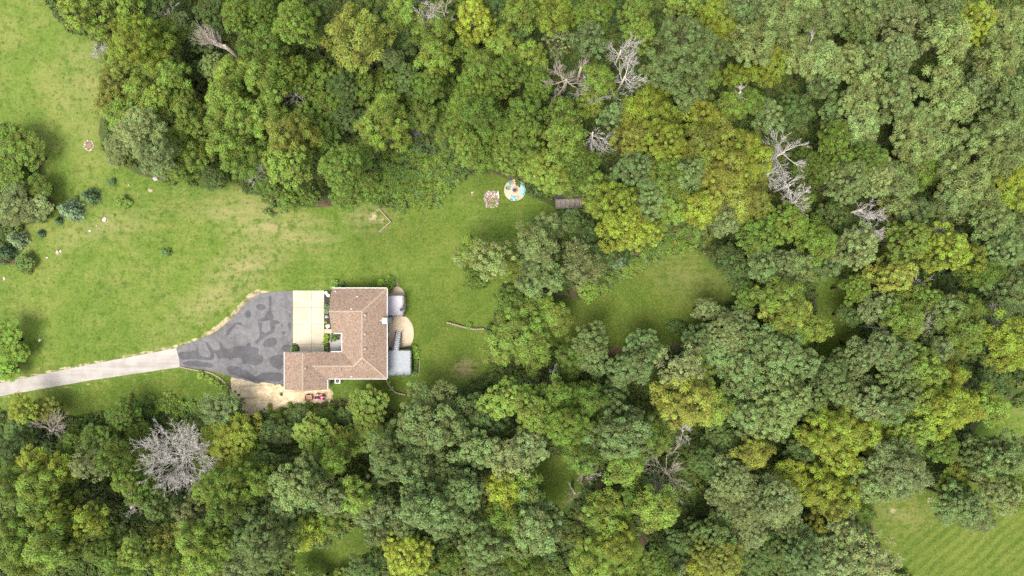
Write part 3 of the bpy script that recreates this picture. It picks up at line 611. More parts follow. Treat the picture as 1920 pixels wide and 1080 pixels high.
# square rock bed by the fire pit
rb = empty('rock_bed', G(922, 373.5)); tag(rb, 'square bed of mixed pale rocks left of the fire pit', 'rock bed')
MB().prism(rough_poly([(-1.2, -1.1), (-.9, -1.5), (.9, -1.25), (1.25, -.7), (1.2, 1.3), (.8, 1.5), (-1.1, 1.35), (-1.35, .5)], .3, .12, 8), -.1, .03).build('litter', M['bed_litter'], rb)
for k in range(200):
    x, y = R.uniform(-1.35, 1.35), R.uniform(-1.5, 1.5)
    if abs(x / 1.4) ** 3 + abs(y / 1.55) ** 3 > R.uniform(.75, 1.05): continue
    if abs(x) < .85 and -1.1 < y < .2 and R.random() < .68: continue
    rock(R.choice('aabccww' if y > .3 or x < -.8 else 'abbccc'), (x + .05 * y, y, .06), R.uniform(.15, .36), rb)
MB().box((1.15, .75, .16), (.16, 1.3, .1), .05).build('board', M['board'], rb)
# fire pit patio
fp = G(965.3, 356.7)
fo = MB().lathe([(1.88, -.2), (1.9, .06), (1.86, .075)], 48, fp).build('round_patio', M['fire_patio']); tag(fo, 'round tan concrete patio with a fire pit in its middle', 'patio', kind='structure')
pit = empty('fire_pit', (fp[0], fp[1], fp[2] + .075)); tag(pit, 'round stone fire pit at the centre of the round patio', 'fire pit')
bk = MB().box((0, 0, .14), (.17, .2, .28), taper=.94).mesh('block'); bk.materials.append(M['stone_c'])
for k in range(12): a = k * math.pi / 6; obj('block', bk, None, pit, (.43 * math.cos(a), .43 * math.sin(a), 0), (0, 0, a))
MB().lathe([(.36, .0), (.36, .3), (.33, .3), (.33, .05)], 20).build('steel_ring', M['steel'], pit); MB().lathe([(.34, .0), (.34, .06), (.1, .1)], 16).build('ash_bed', M['ash'], pit)
for k in range(3): MB().tube([(-.2, -.1 + .1 * k, .12), (.2, .08 - .1 * k, .16)], .045, 6).build('log', M['bark'], pit)
def adirondack(px, py, face_px, face_py, mat, label):
    # low slatted lounge chair
    p = Vector(G(px, py)); q = Vector(G(face_px, face_py)); d = q - p; r = empty('garden_chair', (p.x, p.y, p.z + .075), math.atan2(d.y, d.x)); tag(r, label, 'chair', 'chairs around the fire pit'); r.scale = (.76, .76, .85)
    tilt = Matrix.Rotation(math.radians(14), 4, 'Y')
    for k in range(5): MB().box((.27 - .115 * k, 0, .36 - .028 * k), (.105, .54, .025), M=tilt).build('seat_slat', mat, r)
    for k in range(5):
        y = -.22 + .11 * k; h = .78 - .07 * abs(k - 2)
        MB().box((-.30 - .5 * h * .42, y * 1.12, .24 + h / 2), (.03, .1, h), M=Matrix.Rotation(math.radians(-25), 4, 'Y')).build('back_slat', mat, r)
    for s in (-1, 1):
        MB().box((.0, s * .36, .56), (.74, .14, .03)).build('arm', mat, r)
        MB().box((.3, s * .31, .27), (.09, .035, .55)).build('leg', mat, r); MB().box((-.3, s * .31, .25), (.09, .035, .62), M=Matrix.Rotation(-.3, 4, 'Y')).build('leg', mat, r)
adirondack(957.5, 343.7, 965, 357, M['teal'], 'dark teal garden chair at the upper left of the fire pit'); adirondack(953.2, 354, 965, 357, M['teal'], 'dark teal garden chair directly left of the fire pit')
adirondack(978.3, 349, 965, 357, M['turq'], 'upper of the three turquoise garden chairs right of the fire pit'); adirondack(980.2, 356.3, 965, 357, M['turq'], 'middle of the three turquoise garden chairs right of the fire pit'); adirondack(979, 363.5, 965, 357, M['turq'], 'lower of the three turquoise garden chairs right of the fire pit')
adirondack(960, 371.5, 964.5, 357, M['turq'], 'left of the two turquoise garden chairs below the fire pit'); adirondack(967, 372.3, 965.5, 357, M['turq'], 'right of the two turquoise garden chairs below the fire pit')
# footbridge
br = empty('footbridge', (*W(1066, 382.5, .25)[:2], .0)); tag(br, 'weathered grey plank footbridge at the edge of the woods', 'footbridge'); br.rotation_euler = (0, 0, .03)
for k in range(22):
    MB().box((0, 0, 0), (.18, 1.5 + R.uniform(-.08, .08), .045)).build('plank', M['wood_old'] if k % 4 else M['wood_dark'], br, (-2.2 + .207 * k, R.uniform(-.04, .04), .3 + R.uniform(-.006, .006)), (0, 0, R.uniform(-.02, .02)))
for s in (-1, 1):
    MB().box((0, s * .55, .18), (4.7, .12, .18)).build('beam', M['wood_old'], br); MB().box((0, s * .74, .95), (4.6, .06, .08)).build('rail', M['wood_old'], br)
    for k in range(4): MB().box((-2.15 + 1.43 * k, s * .8, .55), (.09, .09, .9)).build('post', M['wood_old'], br)
# timber frame on the lawn
fz = [(691, 407.4), (710.7, 391.6), (733, 416), (711.5, 434.7)]
tf = empty('timber_frame', G(715, 412)); tag(tf, 'open three-sided frame of faded timbers lying on the lawn', 'timber frame')
for i in range(3):
    a, b = Vector(G(*fz[i])), Vector(G(*fz[i + 1])); c = (a + b) / 2 - Vector(tf.location); d = b - a
    MB().box((c.x, c.y, .12 + .003 * i), (d.length, .12, .2), math.atan2(d.y, d.x)).build('timber', M['wood_pink'], tf)
# low walls / edgings of stones
def stone_row(name, pts, label, cat, mat='wall_block', bl=.42, h=.3, w=.26, sm=2, base=None):
    P3 = [Vector(G(*p)) for p in smooth_poly(pts, sm, False)]; r = empty(name, P3[0]); tag(r, label, cat); acc = 0.0; m = MB().box((0, 0, h / 2 - .05), (bl * .94, w, h), taper=.93).mesh('block'); m.materials.append(M[mat])
    for a, b in zip(P3[:-1], P3[1:]):
        d = b - a; L = d.length
        while acc < L:
            p = a + d * (acc / L); obj('block', m, None, r, p - P3[0] + Vector((R.uniform(-.02, .02), R.uniform(-.02, .02), R.uniform(-.02, .02))), (0, 0, math.atan2(d.y, d.x) + R.uniform(-.06, .06))); acc += bl
        acc -= L
    return r
stone_row('retaining_wall', [(725.8, 712.5), (732, 725), (742, 736), (759, 739.5)], 'curved low stone wall at the lower corner of the house', 'wall', 'wall_block', h=.5)
stone_row('retaining_wall', [(840, 605), (862, 611), (884.4, 617.8), (908, 616.5)], 'low bent brown wall on the lawn right of the patio', 'wall', 'wall_block', h=.55)
stone_row('stone_edging', [(341.5, 688.6), (365, 694), (391, 697), (412, 707), (427, 722), (437, 743)], 'curved stone edging between drive corner and dirt pad', 'edging', 'wall_block', h=.26, w=.22)
stone_row('stone_edging', [(771.5, 648), (780, 650), (786.5, 662), (787, 690), (784, 704)], 'brown edging curving around the hedge beside the slate deck', 'edging', h=.14, w=.14)
stone_row('stone_edging', [(637, 529), (645, 531), (648, 538)], 'short pale edging above the upper house eave', 'edging', 'stone_a', h=.16, w=.16)
stone_row('stone_edging', [(739, 520), (743, 527), (746, 537)], 'short brown edging beside the round shrub at the patio', 'edging', h=.14, w=.2)
# front-bed rocks
for px, py, s, k, lab in ((611.5, 549, .75, 'w', 'white rock at the top of the front bed'), (615.5, 553.5, .85, 'w', 'second white rock in the upper front bed'), (614.5, 611.5, .95, 'w', 'cream rock at the lower end of the front bed'), (613, 594, .75, 'c', 'round grey rock midway down the front bed')):
    tag(rock(k, G(px, py, .12), s, None, 'bed_rock'), lab, 'rock', 'rocks in the front bed')
# air conditioner, posts, flower pot
ac = empty('air_conditioner', G(635, 713.5, 0)); tag(ac, 'white air conditioner unit below the lower house eave', 'air conditioner'); MB().box((0, 0, .42), (.95, .8, .8)).build('case', M['white'], ac); MB().lathe([(.33, .82), (.33, .84), (.08, .86)], 14).build('fan_grille', M['dark_metal'], ac)
fpst = empty('marker_post', G(620, 750.5)); tag(fpst, 'short white post at the corner of the dirt pad', 'post'); MB().box((0, 0, .45), (.12, .12, .9)).build('shaft', M['white'], fpst); MB().box((0, 0, .93), (.17, .17, .06), taper=.5).build('cap', M['white'], fpst)
pot = empty('flower_pot', (*W(619.5, 640, ZH + .4)[:2], ZH + .16)); tag(pot, 'dark pot with pinkish flowers on the porch edge', 'flower pot'); MB().lathe([(.16, 0), (.24, .32), (.2, .33)], 12).build('pot', M['black'], pot)
for k in range(9): MB().lathe([(.02, 0), (.1, .06), (.05, .1)], 6, (.14 * math.cos(k * 2.4), .14 * math.sin(k * 2.4), .36 + .02 * k % .08)).build('flower', M['stone_b'], pot)
# red lawn tractor and its cart
tx, ty, tz = G(600, 744); tr = empty('lawn_tractor', (tx, ty, ZH + .02), .05); tag(tr, 'red lawn tractor parked on dirt below the garage', 'lawn tractor')
hood = MB(); hv = []
for x, w, z in ((.28, .27, .72), (.45, .29, .86), (.85, .26, .8), (1.0, .2, .68)): hv += [(x, -w, .42), (x, -w * .92, z - .1), (x, -w * .55, z), (x, w * .55, z), (x, w * .92, z - .1), (x, w, .42)]
hf = [tuple(range(5, -1, -1)), tuple(range(18, 24))]
for i in range(3): hf += [(6 * i + k, 6 * i + 6 + k, 6 * i + 7 + k, 6 * i + k + 1) for k in range(5)] + [(6 * i + 5, 6 * i + 11, 6 * i + 6, 6 * i)]
hood.add(hv, [f[::-1] for f in hf], False).build('hood', M['red'], tr)
for s in (-1, 1):
    MB().lathe([(.055, 0), (.05, .02)], 10, M=Matrix.Rotation(math.pi / 2, 3, 'Y'), c=(1.0, s * .11, .6)).build('headlight', M['white'], tr)
    MB().box((-.38, s * .38, .62), (.62, .3, .06)).box((-.38, s * .51, .52), (.6, .05, .2)).box((-.02, s * .37, .5), (.2, .26, .05)).build('fender', M['red'], tr)
    for x, r_, w in ((-.4, .26, .24), (.72, .19, .16)):
        rt = Matrix.Rotation(math.pi / 2, 3, 'X'); wh = MB().lathe([(r_ * .55, -w / 2), (r_ * .92, -w / 2), (r_, -w * .3), (r_, w * .3), (r_ * .92, w / 2), (r_ * .55, w / 2)], 18, (x, s * (.46 if x < 0 else .42), r_), rt).build('wheel', M['tyre'], tr)
        MB().lathe([(r_ * .56, -w * .52), (r_ * .56, w * .52)], 14, (x, s * (.46 if x < 0 else .42), r_), rt).build('rim', M['cream'], wh)
MB().box((.2, 0, .36), (1.6, .34, .16)).build('chassis', M['black'], tr); MB().box((.22, 0, .2), (.62, 1.12, .14), taper=.9).build('mower_deck', M['red'], tr)
MB().box((-.38, 0, .66), (.42, .44, .1), taper=.9).box((-.6, 0, .84), (.1, .42, .36), taper=.85).build('seat', M['black'], tr)
MB().tube([(.28, 0, .7), (.12, 0, .95)], .025).tube([(.12 + .06 * math.sin(a), .18 * math.cos(a), .95 + .12 * math.sin(a)) for a in [k * math.pi / 8 for k in range(17)]], .016, 6, False).build('steering_wheel', M['black'], tr)
MB().box((.5, 0, .865), (.3, .12, .012)).build('hood_highlight', M['white'], tr)  # white strip standing in for the highlight on the hood
kx, ky, _ = G(580.3, 744.7); kt = empty('dump_cart', (kx, ky, ZH + .02), .05); tag(kt, 'small rusty brown cart hitched behind the red tractor', 'cart')
bx_ = MB(); bx_.box((0, 0, .34), (1.2, .85, .05))
for s in (-1, 1): bx_.box((0, s * .43, .5), (1.24, .04, .34)); bx_.box((s * .61, 0, .5), (.04, .82, .335))
bx_.build('tray', M['cart'], kt); MB().tube([(.55, 0, .28), (1.12, 0, .3)], .03).build('drawbar', M['black'], kt)
for s in (-1, 1): MB().lathe([(.1, -.05), (.2, -.05), (.2, .05), (.1, .05)], 14, (-.1, s * .53, .2), Matrix.Rotation(math.pi / 2, 3, 'X')).build('wheel', M['tyre'], kt)

# ------------------------------------------------------------------ foliage
def unit(v): return v / np.maximum(np.linalg.norm(v, axis=-1, keepdims=True), 1e-9)
def leaves(pos, nrm, axis, length, width, g):
    """one folded diamond (a spray of leaves) per position"""
    n = len(pos); nrm = unit(nrm); axis = unit(axis - nrm * np.sum(axis * nrm, -1, keepdims=True)); side = np.cross(nrm, axis)
    L = length[:, None]; Wd = width[:, None]
    a = pos - axis * L * .5; b = pos + side * Wd * .5 - nrm * Wd * .18 + axis * L * .06; c = pos + axis * L * .5 - nrm * L * .12; d = pos - side * Wd * .5 - nrm * Wd * .18 + axis * L * .06
    v = np.stack([a, b, c, d], 1).reshape(-1, 3); f = np.arange(4 * n).reshape(n, 4); return v, f
STYLE = dict(  # clump radius, clump spacing, leaves per clump, leaf length, leaf width, radial leaves, lobes
 oak=dict(cr=.60, sp=.88, n=130, ll=.21, lw=.15, radial=.35, lob=(13, 18), lr=(.22, .36)),
 locust=dict(cr=.78, sp=1.04, n=180, ll=.34, lw=.105, radial=.9, lob=(12, 16), lr=(.20, .36)),
 maple=dict(cr=.50, sp=.72, n=100, ll=.20, lw=.145, radial=.4, lob=(14, 20), lr=(.20, .33)),
 fine=dict(cr=.46, sp=.62, n=84, ll=.17, lw=.11, radial=.3, lob=(10, 14), lr=(.26, .42)),
 airy=dict(cr=.55, sp=.80, n=64, ll=.22, lw=.10, radial=.5, lob=(12, 16), lr=(.2, .34)),
 shrub=dict(cr=.34, sp=.42, n=46, ll=.22, lw=.15, radial=.3, lob=(5, 7), lr=(.45, .6)))
def crown_parts(seed, Rc, style, top=1.05, low=.75, zmin=-.45):
    g = np.random.default_rng(seed); S = STYLE[style]; nl = int(g.integers(*S['lob'])); sh = style == 'shrub'
    ph = g.uniform(0, 6.28, 3); asp = g.uniform(.82, 1.0); rot = g.uniform(0, 3.14)
    lobes = [(np.array([g.normal(0, .14) * Rc, g.normal(0, .14) * Rc, top * Rc * (.45 if sh else .58)]), Rc * (.52 if sh else .40))]
    no = int(nl * (.62 if sh else .55))
    for i in range(nl):
        outer = i < no
        a = 2 * math.pi * (i + g.uniform(-.4, .4)) / no if outer else 2.4 * i + g.uniform(-.5, .5)
        edge = 1 + .14 * math.sin(2 * a + ph[0]) + .12 * math.sin(3 * a + ph[1]) + .08 * math.sin(5 * a + ph[2])
        rr = (g.uniform(.56, .84) * edge if outer else g.uniform(.22, .52)) * Rc; lr = g.uniform(*S['lr']) * Rc
        z = (g.uniform(-.5, .2) if outer else g.uniform(.15, .85)) * Rc * low
        x, y = rr * math.cos(a), rr * math.sin(a) * asp; lobes.append((np.array([x * math.cos(rot) - y * math.sin(rot), x * math.sin(rot) + y * math.cos(rot), z]), lr))
    C = []; N = []
    for li, (c, r) in enumerate(lobes):
        tries = int(40 * 4 * math.pi * r * r / S['sp'] ** 2 / 3) + 30; d = unit(g.normal(size=(tries, 3))); d = d[d[:, 2] > zmin]
        p = c + d * r * g.uniform(.72, 1.22, (len(d), 1)) * np.array([1, 1, .95])
        keep = np.ones(len(p), bool)
        for lj, (c2, r2) in enumerate(lobes):
            if lj != li: keep &= np.linalg.norm(p - c2, axis=1) > r2 * .8
        for q, nn in zip(p[keep], d[keep]):
            if not C or np.min(np.sum((np.array(C) - q) ** 2, 1)) > S['sp'] ** 2 * g.uniform(.6, 1.4): C.append(q); N.append(nn)
    C = np.array(C); N = np.array(N); k = len(C); n = S['n']
    m = g.random(k) > (.22 if style == 'airy' else 0 if sh else .07); C, N = C[m], N[m]; k = len(C)
    cl = np.repeat(np.arange(k), n); d = unit(g.normal(size=(k * n, 3)) + N[cl] * .7 + np.array([0, 0, .45]))
    crs = S['cr'] * g.uniform(.45, 1.45, k)
    rad = (crs[cl] * (g.random(k * n) ** .4))[:, None]
    pos = C[cl] + d * rad * np.array([1, 1, .75])
    rnd = unit(g.normal(size=(k * n, 3)))
    nrm = d * .6 + np.array([0, 0, .7]) + rnd * .5
    axis = d * S['radial'] + rnd[:, [1, 2, 0]] * (1 - S['radial'] * .7) - np.array([0, 0, .25 * S['radial']])
    L = S['ll'] * g.uniform(.65, 1.35, k * n); Wd = S['lw'] * g.uniform(.7, 1.3, k * n)
    v, f = leaves(pos, nrm, axis, L, Wd, g)
    ct = g.random(k); at = dict(clump=np.repeat(ct[cl], 4), leaf=np.repeat(g.random(k * n), 4))
    return v, f, at, lobes, C
def limb_mesh(seed, h, base, lobes, C, zc, Rc):
    g = random.Random(seed); mb = MB(); r0 = .032 * Rc + .006 * h + .03
    bend = [(g.uniform(-.2, .2), g.uniform(-.2, .2)) for _ in range(5)]
    pts = [Vector((bend[i][0] * i / 4, bend[i][1] * i / 4, zc * 1.02 * i / 4)) for i in range(5)]
    mb.tube(pts, [r0 * 1.35, r0, r0 * .9, r0 * .78, r0 * .5], 7)
    for c, r in lobes:
        e = Vector((c[0], c[1], zc + c[2])); k = g.uniform(.5, .85); s = Vector((bend[2][0] * k * .6, bend[2][1] * k * .6, zc * k)); m = s.lerp(e, .5) + Vector((g.uniform(-.2, .2), g.uniform(-.2, .2), -.2))
        mb.tube([s, m, e], [r0 * .45, r0 * .3, r0 * .12], 5)
        near = [q for q in C if (q[0] - c[0]) ** 2 + (q[1] - c[1]) ** 2 + (q[2] - c[2]) ** 2 < (r * 1.2) ** 2][::6]
        for q in near[:6]: mb.tube([e.lerp(m, .25), Vector((q[0], q[1], zc + q[2])) * .5 + e * .5 + Vector((0, 0, -.05)), Vector((q[0], q[1], zc + q[2]))], [r0 * .13, r0 * .09, r0 * .04], 3, False)
    me = mb.mesh('trunk'); me.materials.append(M['bark']); return me
PROTO = {}
def make_protos():
    sd = 100
    for style, sizes in (('oak', (2.2, 2.9, 3.0, 3.9, 5.0)), ('locust', (2.2, 2.9, 3.0, 3.9, 5.0)), ('maple', (2.0, 2.8, 2.9, 3.6)), ('fine', (2.2, 3.0, 4.4)), ('airy', (2.4, 3.2))):
        for Rc in sizes:
            sd += 1; g = random.Random(sd); h = 4.6 + Rc * 2.35; zc = h - Rc * 1.0
            v, f, at, lobes, C = crown_parts(sd, Rc * .93, style); ext = np.percentile(np.hypot(v[:, 0], v[:, 1]), 97); v[:, 2] += zc
            me = np_mesh('crown', v, f, at); me.materials.append(M['leaf'])
            PROTO.setdefault(style, []).append((ext, h, zc, me, limb_mesh(sd, h, 0, lobes, C, zc, Rc)))
    for Rc in (.8, 1.1, 1.6):
        sd += 1; v, f, at, lobes, C = crown_parts(sd, Rc * .9, 'shrub', .95, .6, -.3); v[:, 2] += Rc * .75; v[:, 2] = np.maximum(v[:, 2], .03)
        me = np_mesh('foliage', v, f, at); me.materials.append(M['leaf'])
        mb = MB()
        for c, r in lobes: mb.tube([(0, 0, 0), (c[0] * .4, c[1] * .4, Rc * .35), (c[0], c[1], Rc * .75 + c[2])], [.05, .035, .015], 4)
        st_ = mb.mesh('stem'); st_.materials.append(M['bark']); PROTO.setdefault('shrub', []).append((np.percentile(np.hypot(v[:, 0], v[:, 1]), 97), Rc * 2, Rc * .75, me, st_))
    for Rc in (1.0, 1.5):          # small spruces: whorls of drooping needle branches
        sd += 1; g = np.random.default_rng(sd); h = Rc * 2.1; pos = []; ax = []; cl = []; k = 0; mb = MB(); mb.tube([(0, 0, 0), (0, 0, h)], [.09, .02], 6)
        for lv in range(9):
            z = h * (.08 + .1 * lv); rr = Rc * (1 - lv / 9.6); nb = 13 - lv
            for b in range(nb):
                a = 2 * math.pi * (b + g.uniform(-.3, .3)) / nb; L = rr * g.uniform(.8, 1.1); d = np.array([math.cos(a), math.sin(a), -.22]); k += 1
                mb.tube([(0, 0, z), tuple(np.array([0, 0, z]) + d * L * .9)], [.02, .008], 3, False)
                m = int(10 + 46 * L / Rc); t_ = g.random(m) ** .7; p = np.array([0, 0, z]) + d * (t_[:, None] * L) + g.normal(size=(m, 3)) * np.array([.07, .07, .04]) * (1.3 - t_[:, None] * .6) * Rc
                pos.append(p); ax.append(d + g.normal(size=(m, 3)) * .45); cl += [g.random()] * m
        pos = np.concatenate(pos); ax = np.concatenate(ax); n = len(pos); pos[:, 2] = np.maximum(pos[:, 2], .04)
        v, f = leaves(pos, np.array([0, 0, 1.0]) + g.normal(size=(n, 3)) * .35, ax, g.uniform(.16, .32, n), g.uniform(.06, .11, n), g)
        me = np_mesh('foliage', v, f, dict(clump=np.repeat(cl, 4), leaf=np.repeat(g.random(n), 4))); me.materials.append(M['leaf']); st_ = mb.mesh('stem'); st_.materials.append(M['bark'])
        PROTO.setdefault('spruce', []).append((Rc, h, h * .3, me, st_))
make_protos()

COLR = dict(Y=(.178, .220, .022), L=(.140, .196, .028), M=(.162, .206, .060), G=(.098, .150, .020), D=(.072, .112, .026), B=(.118, .166, .048), P=(.154, .194, .064), O=(.168, .186, .028), S=(.118, .165, .082), K=(.072, .115, .046), T=(.162, .186, .064), V=(.130, .215, .022))
CNAME = dict(Y='bright yellow-green', M='pale yellow-green', L='light green', G='medium green', D='dark green', B='grey-green', P='pale sage-green', O='olive-yellow', S='blue-grey', K='dark blue-green', T='tan-green', V='vivid green')
CSTYLE = dict(Y=['locust', 'oak'], M=['locust', 'locust', 'oak'], L=['locust', 'locust', 'maple'], G=['maple', 'locust', 'fine'], D=['maple', 'fine'], B=['oak', 'oak', 'maple'], P=['fine', 'oak', 'fine'], O=['locust', 'oak'], T=['airy'], V=['maple'])
LAND = [('the house', 640, 640), ('the fire pit patio', 965, 357), ('the footbridge', 1066, 383), ('the big white dead tree', 333, 852), ('the stone ring', 167, 273), ('the blue-grey spruce', 126, 393), ('the timber frame', 712, 412), ('the red tractor', 600, 744), ('the tall grey dead tree', 1175, 105), ('the fan-shaped dead tree', 1117, 242), ('the tangled dead tree', 1260, 897), ('the broken pale dead tree', 412, 78), ('the middle right meadow', 1210, 570), ('the small shaded lawn', 1570, 610), ('the lower right lawn', 1780, 1010), ('the lower grass clearing', 620, 1040), ('the top right corner', 1920, 0), ('the bottom left corner', 0, 1080), ('the large tan boulder', 527, 842), ('the mid right edge', 1920, 480), ('the top middle edge', 800, 0), ('the fallen pale branch', 1757, 533), ('the white twiggy dead tree', 1500, 300), ('the bottom middle edge', 1090, 1080), ('the low brown wall', 870, 612), ('the pale dead branch', 1640, 385), ('the top left edge trees', 240, 0), ('the bottom right middle edge', 1450, 1080), ('the lone pale round tree', 1828, 163), ('the twiggy top edge branch', 1560, 70)]
ORD = ['closest', 'second closest', 'third closest', 'fourth closest', 'fifth closest', 'sixth closest', 'seventh closest', 'eighth closest', 'ninth closest', 'tenth closest', 'eleventh closest', 'twelfth closest'] + ['%dth closest' % k for k in range(13, 40)]
PLANTS = []
def where(dx, dy):
    v = '' if abs(dy) < .4 * abs(dx) else ('above' if dy < 0 else 'below'); h = '' if abs(dx) < .4 * abs(dy) else ('left' if dx < 0 else 'right')
    return ('%s and to the %s' % (v, h)) if v and h else ('on the %s' % h if h else v)
def plant(px, py, r, c, style=None, name='tree', low=1.0, ground_z=None):
    style = style or R.choice(CSTYLE[c]); rm0 = r * MPP * .9
    cands = sorted(PROTO[style], key=lambda p: abs(math.log(p[0] / rm0)))[:2 if name == 'tree' else 1]; ext, h, zc, me, tm_ = R.choice(cands)
    s = rm0 / ext; hz = s * low * R.uniform(.84, 1.26) if name == 'tree' else s * low
    for _ in range(2):
        zt = (zc + .25 * (h - zc)) * hz + (ZH if px < 650 else 0); rm = r * MPP * (CAM_H - zt) / CAM_H; s = rm / ext
    x, y, _ = W(px, py, zt); z = float(gz(x, y)) if ground_z is None else ground_z
    e = empty(name if name != 'tree' else 'tree', (x, y, z - .02), R.uniform(0, 6.28))
    q = R.uniform(.93, 1.07); e.scale = (s * q, s / q, hz)
    c0 = COLR[c]; j = R.uniform(.76, 1.2) * (1.0 if name == 'tree' else 1.35); k = R.uniform(-.05, .05)
    cr = obj('crown' if name == 'tree' else 'foliage', me, None, e); cr.color = (c0[0] * j * (1 + k), c0[1] * j, c0[2] * j * (1 - k), 1)
    obj('trunk' if name == 'tree' else 'stem', tm_, None, e)
    PLANTS.append((e, px, py, c, name, r)); return e
